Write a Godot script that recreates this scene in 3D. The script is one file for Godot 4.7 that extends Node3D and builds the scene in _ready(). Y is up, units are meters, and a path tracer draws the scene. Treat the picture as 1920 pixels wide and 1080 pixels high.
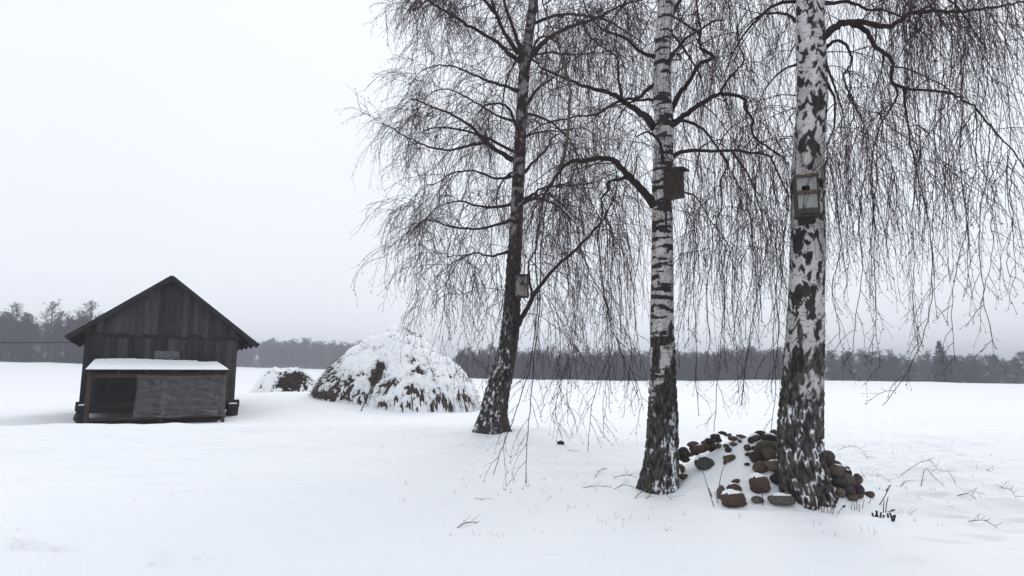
extends Node3D
# A snowed-in field: three weeping birches with nesting boxes, a heap of field stones, haystacks and a small plank barn.

var TRUNKS := {
	1: [-0.485, 0.204, -13.7, 0.508, -0.452, 0.453, -13.7, 0.382, -0.407, 0.737, -13.7, 0.302, -0.35, 1.08, -13.7, 0.28, -0.258, 1.484, -13.7, 0.258, -0.176, 1.833, -13.7, 0.235, -0.094, 2.184, -13.7, 0.212, -0.024, 2.775, -13.7, 0.196, 0.012, 3.372, -13.7, 0.179, 0.036, 3.977, -13.7, 0.162, 0.085, 4.713, -13.7, 0.151, 0.122, 5.459, -13.7, 0.146, 0.159, 6.217, -13.7, 0.147, 0.198, 7.05, -13.7, 0.136, 0.249, 7.988, -13.7, 0.131, 0.301, 8.717, -13.7, 0.132, 0.379, 9.361, -13.7, 0.12, 0.511, 10.452, -13.7, 0.109, 0.593, 11.565, -13.7, 0.097, 0.563, 13.278, -13.7, 0.079, 0.666, 15.197, -13.7, 0.053, 0.704, 17.027, -13.7, 0.02],
	2: [1.996, -0.096, -8.75, 0.321, 2.017, 0.116, -8.75, 0.263, 2.048, 0.364, -8.75, 0.235, 2.072, 0.651, -8.75, 0.217, 2.091, 1.012, -8.75, 0.204, 2.101, 1.305, -8.75, 0.186, 2.116, 1.749, -8.75, 0.173, 2.128, 2.35, -8.75, 0.167, 2.161, 3.118, -8.75, 0.157, 2.182, 3.746, -8.75, 0.151, 2.19, 4.225, -8.75, 0.144, 2.231, 4.728, -8.75, 0.145, 2.263, 5.221, -8.75, 0.142, 2.252, 5.605, -8.75, 0.135, 2.256, 5.967, -8.75, 0.128, 2.283, 6.514, -8.75, 0.125, 2.364, 7.253, -8.75, 0.122, 2.441, 8.054, -8.75, 0.115, 2.5, 9.245, -8.75, 0.101, 2.615, 10.573, -8.75, 0.077, 2.689, 12.153, -8.75, 0.044, 2.8, 13.488, -8.75, 0.013],
	3: [3.542, 0.005, -7.75, 0.303, 3.55, 0.223, -7.75, 0.278, 3.519, 0.442, -7.75, 0.263, 3.524, 0.721, -7.75, 0.258, 3.547, 1.08, -7.75, 0.253, 3.583, 1.339, -7.75, 0.247, 3.62, 1.6, -7.75, 0.235, 3.656, 1.95, -7.75, 0.23, 3.701, 2.345, -7.75, 0.218, 3.741, 2.746, -7.75, 0.21, 3.781, 3.152, -7.75, 0.211, 3.808, 3.459, -7.75, 0.205, 3.841, 4.061, -7.75, 0.201, 3.91, 4.683, -7.75, 0.189, 3.986, 5.311, -7.75, 0.191, 4.001, 5.952, -7.75, 0.186, 4.037, 6.607, -7.75, 0.173, 4.103, 7.397, -7.75, 0.161, 4.196, 8.454, -7.75, 0.134, 4.326, 9.719, -7.75, 0.099, 4.417, 11.306, -7.75, 0.054, 4.535, 12.596, -7.75, 0.016],
}

var LIMBS := [
	[2, 0.059, 0.016, 1.1, 1, 0, 0, [2.067, 4.025, -8.75, 1.896, 4.212, -8.651, 1.688, 4.384, -8.545, 1.549, 4.495, -8.474, 1.411, 4.597, -8.405, 1.204, 4.593, -8.328, 1.007, 4.519, -8.252, 0.807, 4.484, -8.176, 0.645, 4.312, -8.092, 0.499, 4.072, -7.993, 0.362, 3.704, -7.85]],
	[2, 0.03, 0.008, 0.6, 0.5, 1, 0, [0.697, 4.549, -8.75, 0.778, 4.836, -8.647, 0.818, 5.191, -8.521, 0.832, 5.608, -8.371, 0.75, 5.893, -8.263, 0.638, 6.23, -8.132, 0.483, 6.531, -8.004, 0.367, 6.91, -7.85]],
	[2, 0.026, 0.01, 1.3, 1, 0, 0, [1.728, 4.435, -8.75, 1.547, 4.396, -8.655, 1.375, 4.302, -8.557, 1.362, 4.163, -8.489, 1.256, 4.03, -8.406, 1.233, 3.781, -8.279, 1.135, 3.357, -8.05]],
	[2, 0.053, 0.01, 1, 1, 0, 0, [2.105, 5.221, -8.75, 1.978, 5.462, -8.864, 1.802, 5.638, -8.974, 1.653, 5.832, -9.075, 1.457, 5.988, -9.183, 1.19, 6.113, -9.313, 1.087, 6.194, -9.367, 0.776, 6.427, -9.524, 0.487, 6.628, -9.662, 0.226, 6.966, -9.813, -0.092, 7.139, -9.95]],
	[2, 0.023, 0.006, 0.8, 0.8, 0, 0, [1.64, 5.647, -8.75, 1.635, 6.053, -8.94, 1.66, 6.302, -9.051, 1.644, 6.57, -9.171, 1.459, 6.787, -9.318, 1.234, 7.189, -9.534, 1.133, 7.704, -9.75]],
	[2, 0.033, 0.008, 1, 1, 0, 0, [2.15, 5.891, -8.75, 2.032, 5.833, -8.805, 1.921, 5.735, -8.867, 1.725, 5.736, -8.943, 1.502, 5.666, -9.035, 1.33, 5.586, -9.11, 1.164, 5.579, -9.172, 0.891, 5.587, -9.271, 0.469, 5.527, -9.425, 0.172, 5.354, -9.55]],
	[2, 0.043, 0.008, 1.1, 1, 0, 0, [2.359, 5.246, -8.75, 2.54, 5.362, -8.672, 2.725, 5.483, -8.591, 2.901, 5.572, -8.518, 3.053, 5.609, -8.458, 3.304, 5.499, -8.361, 3.304, 5.306, -8.307, 3.369, 5.122, -8.246, 3.33, 4.884, -8.178, 3.469, 4.683, -8.094, 3.636, 4.49, -8.002, 3.698, 4.353, -7.95]],
	[2, 0.02, 0.006, 0.8, 1, 0, 0, [3.118, 5.739, -8.75, 3.207, 5.933, -8.682, 3.357, 6.075, -8.615, 3.419, 6.18, -8.575, 3.378, 6.315, -8.531, 3.282, 6.554, -8.451, 3.415, 6.827, -8.35]],
	[2, 0.04, 0.01, 0.8, 1, 0, 0, [2.367, 5.471, -8.75, 2.53, 5.777, -8.813, 2.688, 5.988, -8.86, 2.893, 6.316, -8.928, 3.118, 6.446, -8.975, 2.994, 6.562, -9.009, 2.926, 6.712, -9.04, 2.967, 6.97, -9.084, 2.96, 7.263, -9.133, 2.967, 7.53, -9.178, 3.128, 8.055, -9.265, 3.437, 8.497, -9.35]],
	[2, 0.02, 0.006, 0.6, 0.6, 0, 0, [2.839, 6.712, -8.75, 2.644, 6.927, -8.833, 2.494, 7.098, -8.896, 2.423, 7.292, -8.948, 2.37, 7.721, -9.05]],
	[2, 0.033, 0.008, 1.2, 1, 0, 0, [2.341, 4.728, -8.75, 2.463, 4.806, -8.696, 2.729, 4.794, -8.597, 3.022, 4.752, -8.486, 3.299, 4.696, -8.377, 3.571, 4.6, -8.264, 3.626, 4.434, -8.206, 3.669, 4.179, -8.121, 3.72, 3.978, -8.05]],
	[2, 0.018, 0.005, 1, 1, 0, 0, [3.076, 4.826, -8.75, 3.148, 4.633, -8.689, 3.002, 4.331, -8.599, 2.966, 3.97, -8.495, 2.796, 3.578, -8.374, 2.716, 3.179, -8.25]],
	[2, 0.018, 0.005, 1, 1, 0, 0, [3.264, 4.818, -8.75, 3.362, 4.497, -8.572, 3.408, 4.175, -8.401, 3.395, 3.756, -8.182, 3.363, 3.335, -7.95]],
	[2, 0.02, 0.005, 1, 0.9, 0, 0, [2.309, 4.266, -8.75, 2.578, 4.255, -8.905, 2.768, 4.223, -9.016, 3.142, 3.852, -9.354, 3.52, 3.533, -9.65]],
	[2, 0.02, 0.008, 0.3, 0.2, 0, 0, [2.156, 6.35, -8.75, 2.319, 6.354, -8.693, 2.479, 6.315, -8.637, 2.509, 6.234, -8.613, 2.43, 6.187, -8.588, 2.301, 6.167, -8.55]],
	[2, 0.033, 0.006, 0.8, 0.6, 0, 0, [2.187, 6.316, -8.75, 1.938, 6.303, -8.6, 1.62, 6.415, -8.354, 1.278, 6.404, -8.126, 1.025, 6.533, -7.88, 0.884, 6.783, -7.55]],
	[2, 0.033, 0.006, 1.1, 1, 0, 0, [2.42, 6.99, -8.75, 2.793, 7.637, -9.062, 3.338, 8.126, -9.368, 3.89, 8.411, -9.635, 4.351, 8.295, -9.898, 4.757, 7.915, -10.25]],
	[3, 0.047, 0.009, 1.15, 1, 0, 0, [4.149, 6.028, -7.75, 4.313, 6.191, -7.713, 4.453, 6.237, -7.689, 4.675, 6.238, -7.652, 4.886, 6.147, -7.614, 5.053, 6.16, -7.586, 5.192, 6.27, -7.557, 5.408, 6.3, -7.519, 5.594, 6.279, -7.487, 5.826, 6.254, -7.446, 6.034, 6.26, -7.409, 6.216, 6.269, -7.376, 6.368, 6.289, -7.348, 6.541, 6.291, -7.317, 6.873, 6.139, -7.25]],
	[3, 0.023, 0.005, 1, 1, 0, 0, [5.471, 6.421, -7.75, 5.664, 6.549, -7.805, 5.815, 6.672, -7.851, 6.125, 6.932, -7.943, 6.551, 7.045, -8.05]],
	[3, 0.032, 0.007, 1, 1, 0, 0, [4.582, 6.274, -7.75, 4.725, 6.153, -7.702, 4.77, 5.927, -7.651, 4.853, 5.776, -7.609, 4.967, 5.607, -7.557, 4.892, 5.449, -7.522, 4.913, 5.268, -7.481, 5.096, 5.167, -7.419, 5.282, 5.124, -7.36, 5.435, 5.064, -7.308, 5.583, 4.954, -7.252, 5.7, 4.812, -7.198, 5.779, 4.548, -7.124, 5.901, 4.281, -7.039, 5.977, 3.974, -6.95]],
	[3, 0.018, 0.005, 1, 1, 0, 0, [5.089, 5.4, -7.75, 5.066, 5.216, -7.692, 4.91, 4.998, -7.615, 4.773, 4.849, -7.557, 4.542, 4.445, -7.415, 4.356, 3.976, -7.25]],
	[3, 0.018, 0.005, 1, 1, 0, 0, [5.198, 5.348, -7.75, 5.081, 4.983, -7.581, 4.942, 4.528, -7.36, 4.812, 4.024, -7.096, 4.705, 3.592, -6.85]],
	[3, 0.023, 0.005, 1, 1, 0, 0, [4.175, 5.899, -7.75, 4.315, 5.994, -7.69, 4.407, 5.895, -7.649, 4.444, 5.745, -7.608, 4.37, 5.524, -7.553, 4.272, 5.403, -7.517, 4.277, 5.17, -7.456, 4.338, 4.819, -7.357, 4.347, 4.49, -7.265, 4.268, 4.076, -7.15]],
	[3, 0.026, 0.007, 1.1, 1, 0, 0, [4.185, 6.561, -7.75, 4.626, 6.67, -7.897, 4.935, 6.636, -8.005, 5.215, 6.676, -8.095, 5.535, 6.653, -8.202, 5.951, 6.5, -8.359, 6.364, 6.192, -8.55]],
	[3, 0.018, 0.004, 0.9, 0.8, 0, 0, [4.166, 5.46, -7.75, 4.229, 5.112, -7.673, 4.142, 4.743, -7.595, 4.01, 4.477, -7.535, 3.983, 4.112, -7.453, 3.984, 3.671, -7.35]],
	[3, 0.018, 0.004, 1, 1, 0, 0, [3.841, 5.686, -7.75, 3.68, 5.674, -7.873, 3.523, 5.526, -8.037, 3.432, 5.295, -8.21, 3.391, 4.922, -8.45]],
	[3, 0.023, 0.005, 1, 1, 0, 0, [3.88, 6.297, -7.75, 3.754, 6.57, -8.003, 3.57, 6.696, -8.271, 3.411, 6.629, -8.578, 3.331, 6.406, -8.95]],
	[3, 0.035, 0.007, 1.25, 1.1, 0, 0, [4.173, 6.921, -7.75, 4.709, 7.285, -7.816, 5.351, 7.416, -7.885, 5.984, 7.305, -7.956, 6.536, 7.107, -8.022, 7.107, 7.067, -8.083, 7.575, 6.702, -8.15]],
	[3, 0.029, 0.007, 1.2, 1, 0, 0, [4.148, 7.078, -7.75, 4.8, 7.713, -8.062, 5.623, 7.955, -8.381, 6.389, 7.767, -8.724, 7.093, 7.455, -9.062, 7.608, 7.081, -9.35]],
	[3, 0.029, 0.007, 1, 0.8, 0, 0, [4.148, 7.078, -7.75, 4.397, 7.22, -7.514, 4.718, 6.951, -7.254, 4.958, 6.447, -6.957, 5.112, 5.809, -6.618, 5.124, 5.079, -6.25]],
	[1, 0.057, 0.01, 1, 1.1, 0, 0, [0.025, 6.472, -13.7, -0.269, 6.619, -13.578, -0.569, 6.785, -13.447, -0.83, 7.043, -13.303, -1.075, 7.185, -13.192, -1.375, 7.316, -13.062, -1.703, 7.393, -12.929, -2.036, 7.478, -12.789, -2.254, 7.498, -12.7]],
	[1, 0.032, 0.006, 0.5, 0.9, 0, 0, [-0.58, 6.882, -13.7, -0.994, 6.726, -13.459, -1.38, 6.536, -13.222, -1.753, 6.498, -12.989, -2.071, 6.57, -12.766, -2.368, 6.64, -12.55, -2.526, 6.716, -12.417, -2.692, 6.756, -12.29, -2.816, 6.742, -12.2]],
	[1, 0.057, 0.01, 0.9, 1.2, 0, 0, [0.252, 8.85, -13.7, -0.063, 9.032, -13.64, -0.276, 9.233, -13.592, -0.6, 9.425, -13.53, -1.022, 9.658, -13.45, -1.44, 9.89, -13.37, -1.71, 10.044, -13.317, -1.917, 10.152, -13.278, -2.096, 10.051, -13.245, -2.268, 9.798, -13.2]],
	[1, 0.041, 0.007, 1, 1.1, 0, 0, [0.15, 8.133, -13.7, -0.164, 8.335, -13.843, -0.616, 8.579, -14.038, -0.948, 8.802, -14.183, -1.301, 9.047, -14.335, -1.702, 9.198, -14.491, -2.066, 9.229, -14.63, -2.365, 9.123, -14.759, -2.585, 8.878, -14.9]],
	[1, 0.041, 0.007, 1, 1.1, 0, 0, [0.073, 5.472, -13.7, -0.27, 5.391, -13.815, -0.694, 5.427, -13.949, -1.127, 5.581, -14.086, -1.515, 5.601, -14.204, -1.934, 5.381, -14.352, -2.241, 5.026, -14.5]],
	[1, 0.041, 0.007, 1, 1.1, 0, 0, [0.024, 5.085, -13.7, -0.24, 4.928, -13.568, -0.707, 4.777, -13.344, -1.271, 4.747, -13.07, -1.758, 4.836, -12.814, -2.014, 4.648, -12.66, -2.148, 4.328, -12.5]],
	[1, 0.032, 0.007, 1, 1.1, 0, 0, [-0.024, 6.09, -13.7, -0.373, 6.092, -13.904, -0.89, 6.388, -14.209, -1.427, 6.418, -14.498, -1.914, 6.241, -14.787, -2.27, 6.203, -14.973, -2.499, 5.882, -15.2]],
	[1, 0.032, 0.007, 0.8, 1.2, 0, 0, [-0.06, 4.344, -13.7, -0.41, 4.152, -13.335, -0.795, 4.131, -12.926, -1.199, 3.868, -12.433, -1.508, 3.454, -11.9]],
	[1, 0.032, 0.007, 1.1, 1.1, 0, 0, [0.099, 7.374, -13.7, -0.381, 7.702, -14.005, -0.914, 8.198, -14.357, -1.474, 8.634, -14.691, -1.977, 8.759, -14.952, -2.352, 8.52, -15.216, -2.596, 8.132, -15.5]],
	[1, 0.077, 0.01, 1.2, 1, 0, 0, [-0.024, 2.184, -13.7, 0.07, 2.505, -13.572, 0.233, 2.845, -13.427, 0.404, 3.145, -13.292, 0.686, 3.581, -13.086, 0.963, 3.844, -12.931, 1.396, 4.232, -12.689, 1.763, 4.602, -12.466, 2.014, 4.998, -12.259, 2.105, 5.342, -12.1]],
	[1, 0.032, 0.007, 0.8, 0.8, 0, 0, [0.477, 3.288, -13.7, 0.377, 3.703, -13.496, 0.386, 4.032, -13.334, 0.521, 4.332, -13.169, 0.572, 4.775, -12.941, 0.79, 5.178, -12.7]],
	[1, 0.032, 0.007, 1, 1, 0, 0, [0.259, 6.934, -13.7, 0.411, 7.117, -13.803, 0.797, 7.274, -13.998, 1.367, 7.439, -14.272, 1.833, 7.528, -14.488, 2.186, 7.309, -14.7]],
	[1, 0.037, 0.007, 1, 1, 0, 0, [0.282, 6.166, -13.7, 0.511, 6.395, -13.557, 0.76, 6.607, -13.411, 0.911, 6.824, -13.289, 1.188, 6.955, -13.15, 1.526, 6.833, -13]],
	[1, 0.041, 0.007, 1.1, 1, 0, 0, [0.268, 5.522, -13.7, 0.483, 5.61, -13.571, 0.66, 5.722, -13.45, 1.051, 5.729, -13.234, 1.516, 5.647, -12.97, 1.932, 5.697, -12.716, 2.238, 5.824, -12.5]],
	[1, 0.032, 0.007, 1, 1, 0, 0, [0.292, 5.459, -13.7, 0.622, 5.713, -13.964, 0.908, 5.771, -14.16, 1.19, 5.617, -14.401, 1.482, 5.399, -14.673, 1.654, 5.008, -15]],
	[1, 0.041, 0.007, 1, 1, 0, 0, [0.361, 7.87, -13.7, 0.583, 8.256, -13.9, 0.931, 8.657, -14.141, 1.224, 9.057, -14.354, 1.653, 9.51, -14.622, 2.195, 9.821, -14.9]],
	[1, 0.065, 0.012, 0.9, 0.75, 0, 0, [0.428, 9.024, -13.7, 0.788, 9.315, -13.549, 1.105, 9.474, -13.432, 1.515, 9.59, -13.292, 1.963, 9.645, -13.144, 2.311, 9.786, -13.014, 2.8, 9.896, -12.84, 3.199, 9.933, -12.7]],
	[1, 0.032, 0.007, 1.1, 1, 0, 0, [0.378, 8.984, -13.7, 0.809, 9.262, -13.962, 1.393, 9.386, -14.29, 1.989, 9.589, -14.609, 2.626, 9.826, -14.937, 3.071, 9.689, -15.2]],
	[1, 0.057, 0.019, 1, 1.2, 0, 0, [0.227, 9.024, -13.7, 0.076, 9.604, -13.746, -0.206, 10.529, -13.82, -0.458, 11.717, -13.909, -0.799, 12.944, -14]],
	[1, 0.057, 0.019, 1, 1.3, 0, 0, [0.151, 9.092, -13.7, -0.201, 9.564, -13.585, -0.488, 10.279, -13.433, -0.872, 11.103, -13.251, -1.364, 11.669, -13.1]],
	[1, 0.041, 0.01, 1, 1, 0, 0, [-0.382, 10.108, -13.7, -0.866, 10.425, -13.245, -1.214, 10.556, -12.95, -1.549, 10.333, -12.72, -1.856, 9.816, -12.425, -2.08, 9.175, -12.1]],
	[1, 0.041, 0.01, 1, 1, 0, 0, [-0.448, 10.728, -13.7, -1.064, 11.61, -14.161, -1.488, 11.849, -14.394, -1.997, 11.831, -14.686, -2.464, 11.432, -15.1]],
	[1, 0.041, 0.01, 1, 0.6, 0, 0, [0.539, 11.005, -13.7, 1.195, 11.731, -14.127, 1.908, 11.858, -14.511, 2.661, 11.59, -14.994, 3.161, 10.994, -15.5]],
	[1, 0.041, 0.01, 1, 0.5, 0, 0, [0.54, 11.284, -13.7, 1.251, 11.388, -13.269, 1.938, 10.96, -12.868, 2.436, 9.989, -12.402, 2.648, 8.812, -11.9]],
	[2, 0.01, 0.004, 0.42, 1.5, 0, 1, [0.496, 4.059, -7.95, 0.407, 3.475, -7.935, 0.36, 2.834, -7.919, 0.342, 2.278, -7.905, 0.27, 1.667, -7.889, 0.22, 1.137, -7.874, 0.185, 0.618, -7.86, 0.164, 0.268, -7.85]],
	[2, 0.009, 0.004, 0.42, 1.1, 0, 1, [0.362, 3.704, -7.85, 0.309, 3.099, -7.833, 0.326, 2.543, -7.817, 0.269, 1.999, -7.802, 0.166, 1.468, -7.786, 0, 1.014, -7.771, -0.143, 0.631, -7.758, -0.227, 0.379, -7.75]],
	[1, 0.012, 0.004, 0.42, 1.2, 0, 1, [1.342, 4.131, -12.2, 1.597, 3.498, -12.181, 1.852, 3.067, -12.167, 1.996, 2.537, -12.151, 2.138, 2.013, -12.136, 2.43, 1.395, -12.115, 2.536, 0.888, -12.1]],
	[1, 0.011, 0.004, 0.42, 1.2, 0, 1, [1.725, 4.537, -12.2, 1.791, 3.712, -12.17, 1.893, 2.746, -12.133, 1.959, 2.116, -12.109, 1.649, 1.396, -12.079, 1.477, 0.591, -12.046, 1.391, -0.097, -12.018, 1.322, -0.533, -12]],
	[2, 0.008, 0.004, 0.42, 1.2, 0, 1, [1.135, 3.357, -8.05, 1.189, 2.708, -8.02, 1.311, 2.147, -7.993, 1.467, 1.668, -7.968, 1.591, 1.332, -7.95]],
	[1, 0.01, 0.004, 0.42, 1, 0, 1, [0.916, 3.734, -12.3, 0.854, 3.081, -12.277, 0.949, 2.227, -12.246, 0.889, 1.6, -12.224, 1.036, 0.984, -12.2]],
	[1, 0.009, 0.004, 0.42, 1, 0, 1, [-0.769, 4.048, -12.5, -0.981, 3.327, -12.5, -0.995, 2.672, -12.5, -0.86, 2.133, -12.5, -0.642, 1.706, -12.5]],
	[1, 0.009, 0.004, 0.42, 0.8, 0, 1, [-1.177, 3.826, -12.2, -1.329, 3.286, -12.2, -1.373, 2.646, -12.2, -1.45, 2.225, -12.2]],
	[2, 0.007, 0.004, 0.42, 1.1, 0, 1, [3.674, 3.949, -7.95, 3.573, 3.335, -7.95, 3.43, 2.698, -7.95, 3.424, 2.007, -7.95, 3.291, 1.466, -7.95]],
	[2, 0.007, 0.004, 0.42, 1, 0, 1, [2.716, 3.179, -8.25, 2.607, 2.591, -8.214, 2.606, 2.019, -8.177, 2.524, 1.6, -8.15]],
	[2, 0.007, 0.004, 0.42, 1, 0, 1, [3.363, 3.335, -7.95, 3.23, 2.839, -7.95, 3.096, 2.282, -7.95, 2.999, 1.735, -7.95, 2.904, 1.199, -7.95]],
	[2, 0.007, 0.004, 0.42, 0.9, 0, 1, [3.52, 3.533, -9.65, 3.458, 2.764, -9.65, 3.487, 2.011, -9.65, 3.492, 1.274, -9.65]],
	[3, 0.006, 0.003, 0.42, 0.8, 0, 1, [4.705, 3.592, -6.85, 4.738, 3.095, -6.85, 4.705, 2.546, -6.85, 4.584, 2.069, -6.85, 4.336, 1.6, -6.85, 4.044, 1.254, -6.85]],
	[3, 0.006, 0.003, 0.42, 1, 0, 1, [5.638, 4.476, -6.95, 5.531, 3.878, -6.95, 5.372, 3.242, -6.95, 5.344, 2.683, -6.95, 5.36, 2.256, -6.95, 5.427, 1.866, -6.95]],
	[3, 0.006, 0.003, 0.42, 1, 0, 1, [4.356, 3.976, -7.25, 4.355, 3.313, -7.25, 4.308, 2.73, -7.25, 4.281, 2.159, -7.25, 4.284, 1.662, -7.25]],
	[3, 0.006, 0.003, 0.42, 1, 0, 1, [4.268, 4.076, -7.15, 4.133, 3.484, -7.15, 4.121, 2.841, -7.15, 3.996, 2.275, -7.15, 3.933, 1.843, -7.15]],
	[3, 0.006, 0.003, 0.42, 1, 0, 1, [3.984, 3.671, -7.35, 3.998, 3.138, -7.35, 3.844, 2.616, -7.35, 3.903, 2.103, -7.35, 3.907, 1.725, -7.35]],
	[3, 0.006, 0.003, 0.42, 1, 0, 1, [6.364, 6.192, -8.55, 6.238, 5.285, -8.55, 6.192, 4.402, -8.55, 6.155, 3.62, -8.55, 6.126, 2.932, -8.55]],
	[3, 0.006, 0.003, 0.42, 1, 0, 1, [5.793, 6.867, -8.55, 5.771, 5.849, -8.53, 5.588, 4.785, -8.509, 5.554, 3.682, -8.486, 5.55, 2.77, -8.466, 5.569, 2.033, -8.45]],
	[3, 0.006, 0.003, 0.42, 1, 0, 1, [5.582, 4.953, -7.25, 5.448, 4.17, -7.227, 5.427, 3.367, -7.203, 5.209, 2.719, -7.182, 5.11, 2.152, -7.164, 5.088, 1.721, -7.15]],
	[3, 0.006, 0.003, 0.42, 1, 0, 1, [6.283, 6.226, -7.25, 6.154, 5.423, -7.25, 6.129, 4.587, -7.25, 6.008, 3.909, -7.25, 6.013, 3.247, -7.25, 5.987, 2.73, -7.25]],
	[3, 0.006, 0.003, 0.42, 1, 0, 1, [6.556, 6.664, -8.05, 6.501, 5.845, -8.05, 6.295, 4.916, -8.05, 6.29, 4.164, -8.05, 6.194, 3.575, -8.05]],
	[2, 0.005, 0.004, 0.42, 0.75, 0, 1, [2.443, 4.534, -8.25, 2.417, 4.038, -8.252, 2.375, 3.55, -8.254, 2.289, 3.069, -8.255, 2.34, 2.596, -8.257, 2.231, 2.13, -8.259, 2.215, 1.67, -8.261]],
	[2, 0.005, 0.004, 0.42, 0.75, 0, 1, [2.58, 4.62, -8.15, 2.572, 3.992, -8.137, 2.456, 3.378, -8.124, 2.406, 2.778, -8.111, 2.416, 2.191, -8.098, 2.38, 1.618, -8.085, 2.393, 1.058, -8.072]],
	[2, 0.006, 0.004, 0.42, 0.75, 0, 1, [2.768, 4.601, -8.1, 2.747, 4.082, -8.106, 2.805, 3.57, -8.112, 2.801, 3.066, -8.117, 2.83, 2.57, -8.123, 2.788, 2.081, -8.129, 2.812, 1.6, -8.135]],
	[2, 0.005, 0.004, 0.42, 0.75, 0, 1, [2.929, 4.538, -8.05, 2.945, 3.896, -8.063, 2.905, 3.266, -8.076, 2.804, 2.646, -8.089, 2.737, 2.038, -8.102, 2.662, 1.44, -8.114, 2.6, 0.852, -8.127]],
	[2, 0.005, 0.004, 0.42, 0.75, 0, 1, [3.128, 4.549, -8, 3.176, 4.087, -8.003, 3.072, 3.632, -8.006, 3.028, 3.183, -8.01, 3.005, 2.74, -8.013, 2.898, 2.304, -8.016, 2.864, 1.873, -8.019]],
	[2, 0.005, 0.004, 0.42, 0.75, 0, 1, [3.293, 4.534, -8, 3.186, 3.947, -7.986, 3.165, 3.373, -7.972, 3.201, 2.812, -7.959, 3.112, 2.263, -7.945, 2.991, 1.726, -7.931, 2.886, 1.2, -7.917]],
	[2, 0.005, 0.004, 0.42, 0.75, 0, 1, [3.46, 4.427, -7.95, 3.425, 3.792, -7.954, 3.467, 3.17, -7.957, 3.419, 2.56, -7.961, 3.367, 1.962, -7.965, 3.359, 1.376, -7.968, 3.256, 0.801, -7.972]],
	[2, 0.007, 0.004, 0.42, 0.75, 0, 1, [2.609, 5.362, -8.45, 2.673, 4.804, -8.437, 2.559, 4.257, -8.425, 2.545, 3.721, -8.412, 2.54, 3.195, -8.399, 2.449, 2.679, -8.387, 2.382, 2.173, -8.374]],
	[2, 0.006, 0.004, 0.42, 0.75, 0, 1, [3.298, 5.313, -8.25, 3.312, 4.743, -8.259, 3.372, 4.182, -8.268, 3.296, 3.63, -8.277, 3.291, 3.087, -8.287, 3.181, 2.552, -8.296, 3.132, 2.025, -8.305]],
	[2, 0.006, 0.004, 0.42, 0.75, 0, 1, [3.45, 4.727, -8.15, 3.342, 4.303, -8.134, 3.285, 3.887, -8.118, 3.324, 3.477, -8.102, 3.311, 3.075, -8.086, 3.274, 2.679, -8.07, 3.228, 2.291, -8.054]],
	[2, 0.006, 0.004, 0.42, 0.75, 0, 1, [3.62, 4.472, -7.95, 3.64, 3.981, -7.937, 3.574, 3.501, -7.923, 3.527, 3.029, -7.91, 3.443, 2.566, -7.897, 3.4, 2.112, -7.884, 3.337, 1.667, -7.871]],
	[2, 0.007, 0.004, 0.42, 0.75, 0, 1, [1.407, 4.534, -8.25, 1.451, 4.1, -8.248, 1.35, 3.672, -8.245, 1.394, 3.251, -8.242, 1.441, 2.835, -8.24, 1.431, 2.426, -8.237, 1.459, 2.022, -8.235]],
	[2, 0.005, 0.004, 0.42, 0.75, 0, 1, [1.586, 4.319, -8.25, 1.525, 3.827, -8.261, 1.603, 3.341, -8.273, 1.574, 2.861, -8.284, 1.54, 2.388, -8.296, 1.597, 1.921, -8.307, 1.563, 1.459, -8.319]],
	[2, 0.005, 0.004, 0.42, 0.75, 0, 1, [0.999, 4.427, -7.95, 0.945, 3.945, -7.935, 0.854, 3.471, -7.921, 0.931, 3.007, -7.906, 0.864, 2.552, -7.892, 0.935, 2.105, -7.877, 1.011, 1.667, -7.862]],
	[2, 0.005, 0.004, 0.42, 0.75, 0, 1, [0.815, 4.387, -7.9, 0.754, 3.876, -7.886, 0.726, 3.375, -7.872, 0.739, 2.884, -7.859, 0.814, 2.402, -7.845, 0.78, 1.93, -7.831, 0.71, 1.468, -7.817]],
	[2, 0.007, 0.004, 0.42, 0.75, 0, 1, [1.751, 4.221, -8.35, 1.748, 3.778, -8.339, 1.771, 3.343, -8.328, 1.674, 2.914, -8.317, 1.651, 2.493, -8.306, 1.676, 2.078, -8.295, 1.711, 1.67, -8.284]],
	[1, 0.007, 0.004, 0.42, 0.75, 0, 1, [1.125, 5.555, -12.6, 1.179, 4.873, -12.604, 1.25, 4.201, -12.609, 1.35, 3.537, -12.613, 1.34, 2.883, -12.617, 1.218, 2.237, -12.622, 1.083, 1.6, -12.626]],
	[1, 0.007, 0.004, 0.42, 0.75, 0, 1, [1.506, 5.523, -12.5, 1.373, 4.73, -12.489, 1.44, 3.951, -12.478, 1.348, 3.186, -12.467, 1.2, 2.434, -12.456, 1.099, 1.697, -12.445, 1.078, 0.972, -12.435]],
	[1, 0.008, 0.004, 0.42, 0.75, 0, 1, [0.753, 3.625, -12.3, 0.744, 3.066, -12.301, 0.863, 2.513, -12.302, 0.867, 1.966, -12.302, 0.982, 1.427, -12.303, 0.849, 0.893, -12.304, 0.977, 0.366, -12.305]],
	[1, 0.008, 0.004, 0.42, 0.75, 0, 1, [1.125, 3.956, -12.2, 1.127, 3.409, -12.187, 1.232, 2.87, -12.173, 1.105, 2.338, -12.16, 1.136, 1.813, -12.147, 1.139, 1.296, -12.134, 1.078, 0.786, -12.121]],
	[1, 0.009, 0.004, 0.42, 0.75, 0, 1, [1.877, 4.788, -12.1, 1.915, 4.022, -12.091, 1.885, 3.269, -12.082, 1.865, 2.531, -12.073, 1.886, 1.805, -12.064, 1.75, 1.092, -12.055, 1.761, 0.392, -12.046]],
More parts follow.
